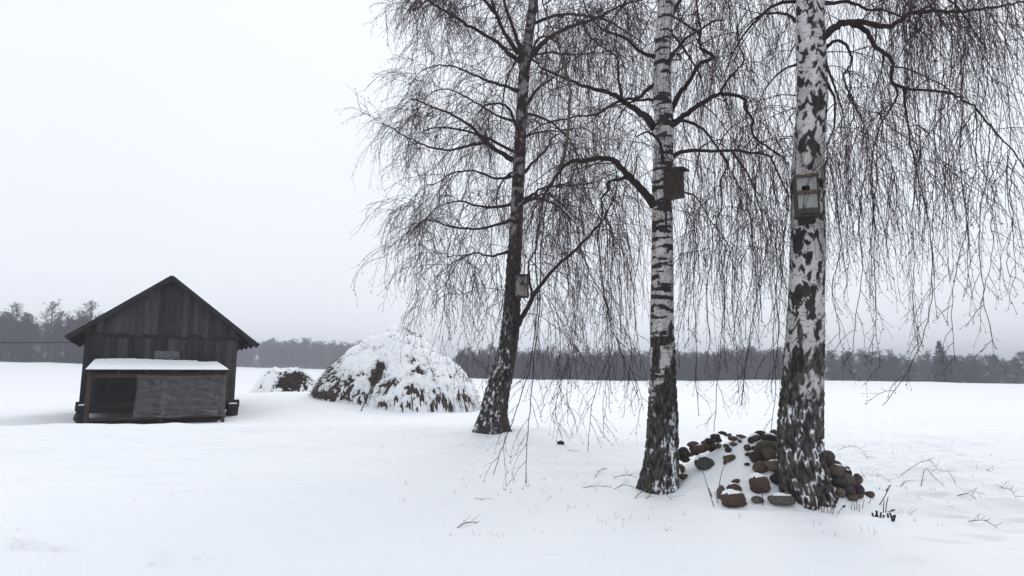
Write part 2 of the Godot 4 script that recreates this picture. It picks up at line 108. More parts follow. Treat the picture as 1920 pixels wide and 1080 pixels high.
	[1, 0.008, 0.004, 0.42, 0.75, 0, 1, [-0.693, 5.496, -14.2, -0.584, 4.954, -14.197, -0.507, 4.417, -14.194, -0.464, 3.886, -14.191, -0.341, 3.361, -14.188, -0.487, 2.841, -14.184, -0.454, 2.326, -14.181]],
	[1, 0.008, 0.004, 0.42, 0.75, 0, 1, [-1.144, 5.628, -14.3, -1.278, 5.039, -14.284, -1.371, 4.458, -14.268, -1.327, 3.884, -14.253, -1.421, 3.317, -14.237, -1.551, 2.758, -14.221, -1.587, 2.205, -14.205]],
	[1, 0.009, 0.004, 0.42, 0.75, 0, 1, [-1.403, 4.658, -12.7, -1.318, 4.25, -12.711, -1.362, 3.845, -12.722, -1.275, 3.443, -12.733, -1.413, 3.044, -12.744, -1.278, 2.648, -12.756, -1.247, 2.254, -12.767]],
	[1, 0.006, 0.004, 0.42, 0.75, 0, 1, [-1.785, 4.805, -12.6, -1.894, 4.429, -12.615, -1.932, 4.054, -12.629, -2.004, 3.682, -12.644, -1.918, 3.312, -12.658, -2.001, 2.944, -12.673, -2.075, 2.578, -12.688]],
	[1, 0.007, 0.004, 0.42, 0.75, 0, 1, [-2.059, 4.577, -12.6, -1.915, 4.329, -12.591, -1.945, 4.083, -12.583, -1.87, 3.838, -12.575, -1.873, 3.595, -12.567, -1.861, 3.354, -12.559, -1.892, 3.114, -12.551]],
	[1, 0.006, 0.004, 0.42, 0.75, 0, 1, [-0.75, 3.989, -12.2, -0.742, 3.599, -12.192, -0.821, 3.212, -12.184, -0.834, 2.829, -12.176, -0.709, 2.45, -12.167, -0.835, 2.075, -12.159, -0.938, 1.703, -12.15]],
	[1, 0.009, 0.004, 0.42, 0.75, 0, 1, [-0.319, 3.915, -12.1, -0.221, 3.487, -12.11, -0.191, 3.062, -12.119, -0.266, 2.64, -12.129, -0.385, 2.221, -12.138, -0.445, 1.806, -12.148, -0.497, 1.394, -12.157]],
	[1, 0.007, 0.004, 0.42, 0.75, 0, 1, [-1.123, 4.658, -12.7, -1.001, 4.249, -12.703, -0.872, 3.843, -12.707, -0.76, 3.44, -12.71, -0.637, 3.041, -12.714, -0.5, 2.644, -12.717, -0.614, 2.251, -12.721]],
	[3, 0.006, 0.003, 0.42, 0.75, 0, 1, [4.474, 6.101, -7.55, 4.439, 5.644, -7.552, 4.379, 5.193, -7.555, 4.406, 4.749, -7.557, 4.357, 4.311, -7.559, 4.274, 3.88, -7.561, 4.205, 3.455, -7.564]],
	[3, 0.006, 0.003, 0.42, 0.75, 0, 1, [4.636, 5.564, -7.25, 4.585, 5.027, -7.255, 4.491, 4.5, -7.261, 4.436, 3.981, -7.266, 4.368, 3.472, -7.271, 4.276, 2.971, -7.276, 4.248, 2.478, -7.282]],
	[3, 0.006, 0.003, 0.42, 0.75, 0, 1, [5.142, 4.962, -7.05, 5.03, 4.478, -7.04, 5, 4.004, -7.031, 4.923, 3.539, -7.021, 4.866, 3.084, -7.011, 4.835, 2.637, -7.002, 4.828, 2.2, -6.992]],
	[3, 0.006, 0.003, 0.42, 0.75, 0, 1, [5.49, 4.694, -6.95, 5.458, 4.305, -6.95, 5.392, 3.921, -6.951, 5.276, 3.542, -6.951, 5.247, 3.169, -6.952, 5.206, 2.801, -6.952, 5.227, 2.439, -6.953]],
	[3, 0.004, 0.003, 0.42, 0.75, 0, 1, [5.67, 4.377, -6.9, 5.558, 4.017, -6.888, 5.546, 3.663, -6.877, 5.465, 3.315, -6.865, 5.425, 2.973, -6.853, 5.314, 2.636, -6.842, 5.194, 2.304, -6.83]],
	[3, 0.005, 0.003, 0.42, 0.75, 0, 1, [5.26, 6.234, -7.45, 5.147, 5.74, -7.438, 5.025, 5.256, -7.426, 5.032, 4.781, -7.413, 5.069, 4.315, -7.401, 5.046, 3.858, -7.389, 4.979, 3.41, -7.377]],
	[3, 0.006, 0.003, 0.42, 0.75, 0, 1, [5.601, 6.194, -7.35, 5.583, 5.651, -7.352, 5.508, 5.117, -7.355, 5.419, 4.593, -7.357, 5.341, 4.078, -7.359, 5.274, 3.572, -7.362, 5.175, 3.075, -7.364]],
	[3, 0.006, 0.003, 0.42, 0.75, 0, 1, [6.111, 6.214, -7.3, 5.969, 5.743, -7.292, 5.947, 5.28, -7.285, 5.811, 4.826, -7.277, 5.755, 4.38, -7.27, 5.765, 3.942, -7.262, 5.744, 3.511, -7.255]],
	[3, 0.006, 0.003, 0.42, 0.75, 0, 1, [5.809, 4.036, -6.85, 5.728, 3.803, -6.852, 5.696, 3.572, -6.853, 5.7, 3.344, -6.855, 5.634, 3.117, -6.856, 5.584, 2.892, -6.858, 5.599, 2.669, -6.859]],
	[3, 0.005, 0.003, 0.42, 0.75, 0, 1, [4.186, 5.352, -7.25, 4.223, 4.852, -7.251, 4.107, 4.36, -7.253, 4.019, 3.877, -7.254, 4.031, 3.402, -7.256, 4.025, 2.935, -7.257, 3.925, 2.475, -7.259]],
	[3, 0.006, 0.003, 0.42, 0.75, 0, 1, [4.856, 4.989, -7.05, 4.879, 4.452, -7.057, 4.789, 3.924, -7.064, 4.699, 3.405, -7.072, 4.689, 2.896, -7.079, 4.636, 2.395, -7.086, 4.652, 1.902, -7.093]],
]

var STONES := [
	[2.409, 0.44, -8.9, 0.076, 0.074, "dg", 0, 0.171],
	[2.541, 0.56, -8.9, 0.073, 0.038, "br", 0, 0.259],
	[2.616, 0.494, -8.9, 0.134, 0.064, "rb", 1, 0.313],
	[2.433, 0.35, -8.9, 0.055, 0.038, "rb", 0, 0.186],
	[2.484, 0.172, -9.4, 0.051, 0.04, "rb", 0, 0.15],
	[2.272, 0.125, -8.99, 0.08, 0.064, "gn", 1, 0.091],
	[2.368, 0.128, -9.32, 0.051, 0.04, "tan", 0, 0.107],
	[2.413, 0.198, -9.01, 0.031, 0.051, "tan", 0, 0.171],
	[2.359, 0.153, -8.76, 0.066, 0.037, "br", 0, 0.135],
	[2.771, 0.603, -8.9, 0.061, 0.041, "db", 1, 0.425],
	[2.862, 0.663, -8.9, 0.073, 0.038, "db", 1, 0.488],
	[2.964, 0.712, -8.9, 0.055, 0.023, "db", 0, 0.554],
	[2.898, 0.604, -8.9, 0.055, 0.026, "br", 0, 0.512],
	[2.872, 0.504, -9.09, 0.069, 0.052, "db", 1, 0.477],
	[2.901, 0.533, -8.9, 0.043, 0.038, "gb", 0, 0.514],
	[2.951, 0.542, -8.74, 0.048, 0.025, "br", 0, 0.533],
	[3.041, 0.691, -8.9, 0.055, 0.019, "tan", 0, 0.598],
	[3.097, 0.64, -8.86, 0.079, 0.032, "br", 0, 0.625],
	[3.198, 0.676, -8.83, 0.073, 0.023, "gb", 1, 0.664],
	[3.031, 0.571, -8.67, 0.048, 0.022, "br", 0, 0.565],
	[3.12, 0.616, -8.67, 0.03, 0.015, "db", 0, 0.609],
	[2.93, 0.502, -8.59, 0.041, 0.037, "db", 0, 0.484],
	[2.896, 0.44, -8.47, 0.075, 0.048, "br", 1, 0.421],
	[2.829, 0.383, -8.45, 0.021, 0.027, "rb", 0, 0.373],
	[2.603, 0.323, -8.63, 0.124, 0.092, "gn", 1, 0.276],
	[3.311, 0.677, -8.61, 0.089, 0.043, "gb", 1, 0.658],
	[3.416, 0.717, -8.68, 0.081, 0.047, "db", 0, 0.691],
	[3.567, 0.709, -8.6, 0.053, 0.056, "rb", 0, 0.681],
	[3.451, 0.666, -8.47, 0.105, 0.067, "db", 1, 0.631],
	[3.346, 0.583, -8.34, 0.137, 0.074, "ol", 0, 0.547],
	[3.323, 0.512, -8.23, 0.092, 0.085, "lo", 0, 0.474],
	[3.171, 0.476, -8.24, 0.085, 0.073, "db", 0, 0.436],
	[3.161, 0.378, -8.1, 0.094, 0.075, "br", 0, 0.343],
	[3.11, 0.492, -8.36, 0.04, 0.022, "db", 0, 0.481],
	[3.044, 0.393, -8.24, 0.034, 0.018, "db", 0, 0.386],
	[3.029, 0.197, -7.83, 0.112, 0.109, "rb", 1, 0.138],
	[2.759, 0.139, -7.95, 0.081, 0.056, "rb", 1, 0.112],
	[2.642, 0.054, -7.66, 0.161, 0.092, "rb", 1, 0.004],
	[2.585, 0.092, -7.92, 0.048, 0.084, "gb", 0, 0.046],
	[2.833, 0.216, -8.09, 0.061, 0.023, "rb", 0, 0.207],
	[2.923, 0.049, -7.63, 0.067, 0.038, "gb", 0, 0.031],
	[2.576, 0.44, -8.9, 0.044, 0.03, "db", 0, 0.284],
	[2.417, 0.422, -8.9, 0.047, 0.025, "rb", 0, 0.176],
	[2.428, 0.389, -8.9, 0.046, 0.021, "rb", 0, 0.183],
	[2.53, 0.43, -8.9, 0.044, 0.024, "gb", 0, 0.252],
	[2.601, 0.45, -8.9, 0.042, 0.022, "lo", 0, 0.302],
	[2.815, 0.549, -8.9, 0.043, 0.033, "ol", 0, 0.456],
	[2.422, 0.412, -8.9, 0.04, 0.035, "ol", 0, 0.179],
	[2.43, 0.413, -8.9, 0.036, 0.033, "gb", 0, 0.184],
	[2.636, 0.501, -8.9, 0.056, 0.033, "db", 0, 0.327],
	[2.713, 0.576, -8.9, 0.053, 0.031, "lo", 0, 0.383],
	[2.383, 0.366, -8.9, 0.041, 0.034, "rb", 0, 0.155],
	[2.736, 0.532, -8.9, 0.04, 0.037, "ol", 0, 0.4],
	[2.819, 0.549, -8.9, 0.045, 0.028, "lo", 0, 0.459],
	[2.591, 0.47, -8.9, 0.041, 0.032, "dg", 0, 0.295],
	[2.617, 0.475, -8.9, 0.048, 0.025, "gb", 0, 0.314],
	[2.491, 0.412, -8.9, 0.055, 0.022, "br", 0, 0.225],
	[2.885, 0.613, -8.9, 0.041, 0.026, "db", 0, 0.503],
	[2.712, 0.515, -8.9, 0.034, 0.027, "rb", 0, 0.382],
	[2.894, 0.622, -8.9, 0.045, 0.031, "db", 0, 0.509],
	[2.836, 0.605, -8.9, 0.049, 0.033, "br", 0, 0.47],
	[3.157, 0.488, -8.31, 0.048, 0.04, "br", 0, 0.473],
	[3.248, 0.545, -8.35, 0.055, 0.037, "gb", 0, 0.527],
	[3.211, 0.503, -8.3, 0.045, 0.034, "ol", 0, 0.486],
	[3.459, 0.608, -8.38, 0.042, 0.04, "gb", 0, 0.587],
	[3.261, 0.549, -8.35, 0.038, 0.041, "ol", 0, 0.531],
	[3.346, 0.545, -8.31, 0.041, 0.042, "lo", 0, 0.529],
	[3.141, 0.561, -8.46, 0.044, 0.043, "br", 0, 0.544],
	[3.431, 0.551, -8.3, 0.04, 0.026, "gb", 0, 0.537],
	[3.27, 0.534, -8.33, 0.044, 0.035, "db", 0, 0.522],
	[3.232, 0.642, -8.56, 0.041, 0.043, "dg", 0, 0.619],
	[3.249, 0.55, -8.36, 0.048, 0.038, "lo", 0, 0.533],
	[3.22, 0.562, -8.42, 0.036, 0.026, "db", 0, 0.555],
	[3.565, 0.695, -8.57, 0.04, 0.042, "br", 0, 0.673],
	[3.163, 0.461, -8.26, 0.049, 0.037, "br", 0, 0.445],
	[3.347, 0.387, -8.04, 0.144, 0.072, "tan", 1, 0.348],
	[3.315, 0.287, -7.92, 0.108, 0.056, "db", 0, 0.258],
	[3.174, 0.063, -7.54, 0.153, 0.061, "gb", 1, 0.033],
	[3.416, 0.187, -7.75, 0.026, 0.055, "br", 0, 0.158],
	[4.171, 0.448, -8.39, 0.086, 0.078, "ol", 0, 0.405],
	[4.012, 0.42, -8.18, 0.091, 0.095, "db", 0, 0.368],
	[4.23, 0.373, -8.35, 0.078, 0.037, "ol", 0, 0.354],
	[4.652, 0.271, -8.9, 0.076, 0.051, "ol", 1, 0.193],
	[4.175, 0.333, -8.2, 0.105, 0.051, "lo", 1, 0.308],
	[3.894, 0.303, -7.96, 0.068, 0.082, "br", 0, 0.263],
	[4.061, 0.284, -8, 0.089, 0.088, "lo", 0, 0.239],
	[4.365, 0.275, -8.29, 0.049, 0.044, "db", 1, 0.251],
	[4.286, 0.252, -8.17, 0.049, 0.029, "br", 0, 0.238],
	[4.177, 0.204, -7.95, 0.081, 0.064, "gb", 0, 0.17],
	[4.019, 0.196, -7.86, 0.08, 0.059, "dg", 0, 0.168],
	[4.343, 0.21, -8.13, 0.035, 0.036, "rb", 0, 0.191],
	[4.434, 0.206, -8.18, 0.042, 0.065, "gb", 0, 0.169],
	[3.886, 0.205, -7.85, 0.04, 0.031, "rb", 0, 0.193],
	[3.964, 0.13, -7.72, 0.05, 0.052, "tan", 0, 0.104],
	[4.075, 0.12, -7.74, 0.079, 0.058, "dg", 0, 0.092],
	[4.223, 0.114, -7.77, 0.046, 0.076, "dg", 0, 0.071],
	[4.415, 0.084, -7.9, 0.06, 0.035, "br", 0, 0.068],
	[3.864, 0.114, -7.69, 0.023, 0.02, "rb", 0, 0.104],
	[4.076, 0.073, -7.66, 0.065, 0.034, "br", 0, 0.057],
	[4.341, 0.171, -8.04, 0.041, 0.036, "rb", 0, 0.151],
	[4.048, 0.358, -8.17, 0.035, 0.025, "ol", 0, 0.347],
	[4.061, 0.19, -7.89, 0.031, 0.034, "gb", 0, 0.174],
	[4.095, 0.373, -8.21, 0.037, 0.045, "rb", 0, 0.351],
	[4.175, 0.222, -8.02, 0.035, 0.029, "rb", 0, 0.208],
	[4.16, 0.136, -7.84, 0.032, 0.036, "br", 0, 0.119],
	[4.107, 0.319, -8.12, 0.039, 0.045, "rb", 0, 0.293],
	[4.236, 0.143, -7.9, 0.056, 0.035, "gb", 0, 0.125],
	[4.213, 0.14, -7.88, 0.047, 0.032, "dg", 0, 0.122],
	[4.01, 0.319, -8.08, 0.033, 0.034, "gb", 0, 0.306],
	[4.122, 0.225, -7.98, 0.034, 0.038, "db", 0, 0.206],
	[4.066, 0.271, -8.03, 0.038, 0.031, "br", 0, 0.255],
	[4.205, 0.245, -8.07, 0.04, 0.042, "br", 0, 0.223],
	[4.083, 0.335, -8.15, 0.038, 0.031, "dg", 0, 0.321],
	[4.048, 0.345, -8.13, 0.033, 0.046, "gb", 0, 0.323],
	[4.3, 0.206, -8.07, 0.039, 0.045, "rb", 0, 0.183],
	[4.156, 0.161, -7.9, 0.05, 0.024, "lo", 0, 0.151],
	[4.1, 0.399, -8.26, 0.043, 0.046, "gb", 0, 0.377],
	[4.139, 0.23, -8, 0.041, 0.041, "gb", 0, 0.211],
	[4.188, 0.251, -8.08, 0.058, 0.026, "db", 0, 0.236],
	[3.974, 0.398, -8.19, 0.035, 0.024, "ol", 0, 0.389],
	[4.206, 0.262, -8.12, 0.056, 0.03, "ol", 0, 0.25],
	[4.176, 0.227, -8.02, 0.043, 0.034, "dg", 0, 0.208],
	[4.041, 0.244, -7.97, 0.055, 0.034, "db", 0, 0.227],
	[3.992, 0.42, -8.23, 0.055, 0.033, "gb", 0, 0.406],
	[3.945, 0.343, -8.07, 0.047, 0.046, "ol", 0, 0.321],
	[4.179, 0.067, -7.71, 0.049, 0.023, "ol", 0, 0.058],
	[3.954, 0.366, -8.11, 0.058, 0.045, "gb", 0, 0.345],
	[4.029, 0.286, -8.03, 0.04, 0.032, "dg", 0, 0.268],
	[4.213, 0.216, -8.02, 0.058, 0.045, "db", 0, 0.193],
	[4.162, 0.121, -7.81, 0.035, 0.031, "lo", 0, 0.104],
	[4.074, 0.365, -8.2, 0.033, 0.027, "br", 0, 0.354],
	[4.133, 0.272, -8.07, 0.042, 0.041, "dg", 0, 0.253],
	[4.105, 0.086, -7.69, 0.032, 0.039, "rb", 0, 0.064],
	[4.144, 0.336, -8.2, 0.06, 0.027, "lo", 0, 0.322],
]

var GROUND_TWIGS := [
	[5.928, -9.79, 6.539, -10.53, 6.879, -10.71, 7.237, -10.99, 6.95, -10.36, 6.714, -9.79, 6.373, -9.15],
	[5.902, -9.22, 6.406, -9.87, 6.279, -9.49, 6.193, -9.15],
	[6.556, -12.8, 7.014, -13.21, 7.03, -12.8, 6.77, -12.05],
	[7.01, -9.15, 6.676, -8.71, 6.706, -8.59, 6.576, -8.36],
	[5.039, -7.1, 5.029, -6.95, 5.059, -6.87, 5.175, -6.87],
	[5.67, -8.15, 5.798, -8.15, 5.702, -7.85],
	[5.865, -8.04, 5.611, -7.57],
	[4.373, -7.22, 4.576, -7.39],
	[5.648, -10.02, 5.568, -9.64, 5.63, -9.49],
	[5.548, -10.27, 5.523, -9.94, 5.289, -9.64],
	[8.049, -10.99, 7.927, -10.53],
	[5.524, -9.08, 5.974, -9.64],
	[5.395, -7.94, 5.265, -7.57],
	[1.579, -9.87, 1.641, -9.66, 1.691, -9.4, 1.818, -9.67, 1.99, -9.84],
	[1.019, -9.23, 1.213, -9.09, 1.418, -9],
	[1.398, -8.77, 1.575, -8.87, 1.735, -8.78],
	[1.286, -9.91, 1.442, -10.3, 1.584, -10.55],
	[1.075, -12.22, 1.246, -12.08],
	[-0.477, -8.33, -0.335, -8.13],
	[1.556, -8.14, 1.723, -8.39, 1.828, -8.64, 1.925, -8.39],
	[1.686, -8.06, 1.801, -8.14, 1.931, -8.14, 2.001, -8.03],
	[-0.562, -6.6, -0.474, -6.74, -0.375, -6.97],
]

var WEED_STEMS := [
	[3.54, -7.43, 0.014, 0.287, 0],
	[3.549, -7.38, 0.069, 0.263, 0],
	[3.571, -7.38, 0.078, 0.186, 0],
	[3.622, -7.28, 0.08, 0.172, 0],
	[3.625, -7.19, 0.1, 0.088, 0],
	[3.656, -7.38, 0.008, 0.109, 0],
	[3.721, -7.46, 0.02, 0.088, 0],
	[3.623, -7.37, -0.005, 0.093, 0],
	[4.001, -7.47, 0.013, 0.1, 0],
	[3.955, -7.49, 0.022, 0.067, 0],
	[3.991, -7.38, 0.007, 0.093, 0],
	[3.967, -7.46, 0.016, 0.066, 0],
	[4.11, -7.54, 0.036, 0.089, 0],
	[4.237, -7.65, 0.048, 0.079, 0],
]

var SEED_STEMS := [
	[4.366, -7.66, 0.165, 0.216, 0],
	[4.31, -7.46, 0.023, 0.144, 0],
	[4.345, -7.48, 0.049, 0.177, 0],
	[4.317, -7.53, 0.169, 0.011, 0],
]

var CUT_STEMS := [
	[3.987, -7.09, -0.013, 0.047, 0],
	[4.015, -7.12, 0.033, 0.068, 0],
	[4.024, -7.07, -0.016, 0.073, 0],
	[4.093, -7.16, 0.021, 0.053, 0],
	[4.162, -7.12, -0.001, 0.052, 0],
	[4.099, -6.91, -0.035, 0.087, 0],
	[4.085, -6.93, 0.048, 0.061, 0],
	[4.209, -7.16, 0.043, 0.026, 0],
	[4.024, -7.02, 0, 0.026, 0],
	[4.125, -7.14, 0, 0.032, 0],
]

var PILE_STEMS := [
	[2.4, -7.59, -0.123, 0.412, 0],
	[2.503, -7.76, -0.047, 0.129, 0],
	[2.635, -8.16, 0.092, 0.274, 0],
	[2.952, -7.55, 0.003, 0.143, 0],
]

var rng := RandomNumberGenerator.new()
var used := {}
var M := {}
var TW := {}
var n_big := FastNoiseLite.new()
var n_mid := FastNoiseLite.new()
var n_fine := FastNoiseLite.new()
var n_cell := FastNoiseLite.new()

# ---------------------------------------------------------------- names and metas
func numbered(s: String) -> String:
	if not used.has(s):
		used[s] = 0
		return s
	used[s] += 1
	return "%s_%03d" % [s, used[s]]

func tag(o: Node, label: String, category: String, group := "") -> void:
	o.set_meta("label", label)
	o.set_meta("category", category)
	if group != "":
		o.set_meta("group", group)

func thing(called: String, label: String, category: String, at := Vector3.ZERO, turn := 0.0, group := "") -> Node3D:
	var o := Node3D.new()
	o.name = numbered(called)
	add_child(o)
	o.position = at
	o.rotation.y = turn
	tag(o, label, category, group)
	return o

func obj(called: String, mesh: Mesh, mat: Material, parent: Node = null, at := Vector3.ZERO) -> MeshInstance3D:
	var o := MeshInstance3D.new()
	o.mesh = mesh
	o.material_override = mat
	o.position = at
	if parent == null:
		o.name = numbered(called)
		add_child(o)
	else:
		o.name = called
		parent.add_child(o, true)
	return o

# ---------------------------------------------------------------- mesh helpers
class Bag:
	var v := PackedVector3Array()
	var i := PackedInt32Array()
	var c := PackedColorArray()
	func tube(pts: PackedVector3Array, r0: float, r1: float, sides := 3) -> void:
		var n := pts.size()
		var base := v.size()
		for k in n:
			var d: Vector3 = (pts[mini(k + 1, n - 1)] - pts[maxi(k - 1, 0)]).normalized()
			var a: Vector3 = d.cross(Vector3(0.31, 0.2, 0.93)).normalized()
			var b: Vector3 = d.cross(a)
			var r := lerpf(r0, r1, float(k) / float(n - 1))
			for s in sides:
				var t := TAU * s / sides
				v.append(pts[k] + (a * cos(t) + b * sin(t)) * r)
		for k in n - 1:
			for s in sides:
				var p := base + k * sides + s
				var q := base + k * sides + (s + 1) % sides
				i.append(p); i.append(q); i.append(q + sides)
				i.append(p); i.append(q + sides); i.append(p + sides)
	func tri(a: Vector3, b: Vector3, c3: Vector3) -> void:
		var k := v.size()
		v.append(a); v.append(b); v.append(c3)
		i.append(k); i.append(k + 1); i.append(k + 2)
	func quad(a: Vector3, b: Vector3, c3: Vector3, d: Vector3) -> void:
		var k := v.size()
		v.append(a); v.append(b); v.append(c3); v.append(d)
		i.append(k); i.append(k + 1); i.append(k + 2)
		i.append(k); i.append(k + 2); i.append(k + 3)
	func hexa(p: Array) -> void:   # bottom 0-3 counter-clockwise seen from above, top 4-7
		quad(p[0], p[1], p[2], p[3]); quad(p[4], p[7], p[6], p[5])
		for k in 4:
			var l := (k + 1) % 4
			quad(p[k], p[k + 4], p[l + 4], p[l])
	func box(lo: Vector3, hi: Vector3) -> void:
		hexa([Vector3(lo.x, lo.y, hi.z), Vector3(hi.x, lo.y, hi.z), Vector3(hi.x, lo.y, lo.z), Vector3(lo.x, lo.y, lo.z),
			Vector3(lo.x, hi.y, hi.z), Vector3(hi.x, hi.y, hi.z), Vector3(hi.x, hi.y, lo.z), Vector3(lo.x, hi.y, lo.z)])
	func mesh() -> ArrayMesh:
		var a := []
		a.resize(Mesh.ARRAY_MAX)
		a[Mesh.ARRAY_VERTEX] = v
		a[Mesh.ARRAY_INDEX] = i
		if c.size() == v.size() and c.size() > 0:
			a[Mesh.ARRAY_COLOR] = c
		var m := ArrayMesh.new()
		m.add_surface_from_arrays(Mesh.PRIMITIVE_TRIANGLES, a)
		return m

# rows x cols of points; the face normal is row direction x column direction
func grid_mesh(p: PackedVector3Array, rows: int, cols: int, wrap: bool, col := PackedColorArray()) -> ArrayMesh:
	var nrm := PackedVector3Array()
	nrm.resize(p.size())
	for r in rows:
		var r0 := maxi(r - 1, 0) * cols
		var r1 := mini(r + 1, rows - 1) * cols
		var rr := r * cols
		for c in cols:
			var c0 := (c + cols - 1) % cols if wrap else maxi(c - 1, 0)
			var c1 := (c + 1) % cols if wrap else mini(c + 1, cols - 1)
			nrm[rr + c] = (p[r1 + c] - p[r0 + c]).cross(p[rr + c1] - p[rr + c0]).normalized()
	var idx := PackedInt32Array()
	var nc := cols if wrap else cols - 1
	idx.resize((rows - 1) * nc * 6)
	var k := 0
	for r in rows - 1:
		for c in nc:
			var a := r * cols + c
			var b := r * cols + (c + 1) % cols
			idx[k] = a; idx[k + 1] = b; idx[k + 2] = b + cols
			idx[k + 3] = a; idx[k + 4] = b + cols; idx[k + 5] = a + cols
			k += 6
	var arr := []
	arr.resize(Mesh.ARRAY_MAX)
	arr[Mesh.ARRAY_VERTEX] = p
	arr[Mesh.ARRAY_NORMAL] = nrm
	arr[Mesh.ARRAY_INDEX] = idx
	if col.size() == p.size():
		arr[Mesh.ARRAY_COLOR] = col
	var m := ArrayMesh.new()
	m.add_surface_from_arrays(Mesh.PRIMITIVE_TRIANGLES, arr)
	return m

func smooth_tube(pts: PackedVector3Array, rad: PackedFloat32Array, sides: int) -> ArrayMesh:
	var p := PackedVector3Array()
	var n := pts.size()
	for k in n:
		var d := (pts[mini(k + 1, n - 1)] - pts[maxi(k - 1, 0)]).normalized()
		var a := d.cross(Vector3(0.31, 0.2, 0.93)).normalized()
		var b := a.cross(d)
		for s in sides:
			var t := TAU * s / sides
			p.append(pts[k] + (a * cos(t) + b * sin(t)) * rad[k])
	return grid_mesh(p, n, sides, true)

func spline(pts: PackedVector3Array, per: int) -> PackedVector3Array:
	var o := PackedVector3Array()
	var n := pts.size()
	for k in n - 1:
		for j in per:
			o.append(pts[k].cubic_interpolate(pts[k + 1], pts[maxi(k - 1, 0)], pts[mini(k + 2, n - 1)], float(j) / per))
	o.append(pts[n - 1])
	return o

# ---------------------------------------------------------------- materials
func noise_texture(seed_: int, freq: float, stretch: Vector2, lo: float, hi: float, gain := 1.0, size := 256) -> ImageTexture:
	var nz := FastNoiseLite.new()
	nz.seed = seed_
	nz.frequency = freq
	nz.fractal_octaves = 4
	var im := Image.create(size, size, false, Image.FORMAT_RGB8)
	for y in size:
		for x in size:
			# blended across the edges so that it repeats without a seam
			var fx := float(x) / size
			var fy := float(y) / size
			var v := 0.0
			for k in 4:
				var ox := size if k & 1 else 0
				var oy := size if k & 2 else 0
				var w := (fx if k & 1 else 1.0 - fx) * (fy if k & 2 else 1.0 - fy)
				v += w * nz.get_noise_2d((x - ox) * stretch.x, (y - oy) * stretch.y)
			v = clampf(0.5 + v * gain, 0.0, 1.0)
			var g := lerpf(lo, hi, v)
			im.set_pixel(x, y, Color(g, g, g))
	return ImageTexture.create_from_image(im)

func mat(lin: Color, rough: float, tex: Texture2D = null, scale_ := Vector3.ONE, world := false) -> StandardMaterial3D:
	var m := StandardMaterial3D.new()
	m.albedo_color = lin.linear_to_srgb()
	m.roughness = rough
	m.metallic_specular = 0.3
	if tex:
		m.albedo_texture = tex
		m.uv1_triplanar = true
		m.uv1_world_triplanar = world
		m.uv1_scale = scale_
	return m

func vertex_mat(rough: float) -> StandardMaterial3D:
	var m := StandardMaterial3D.new()
	m.vertex_color_use_as_albedo = true
	m.roughness = rough
	m.metallic_specular = 0.25
	return m

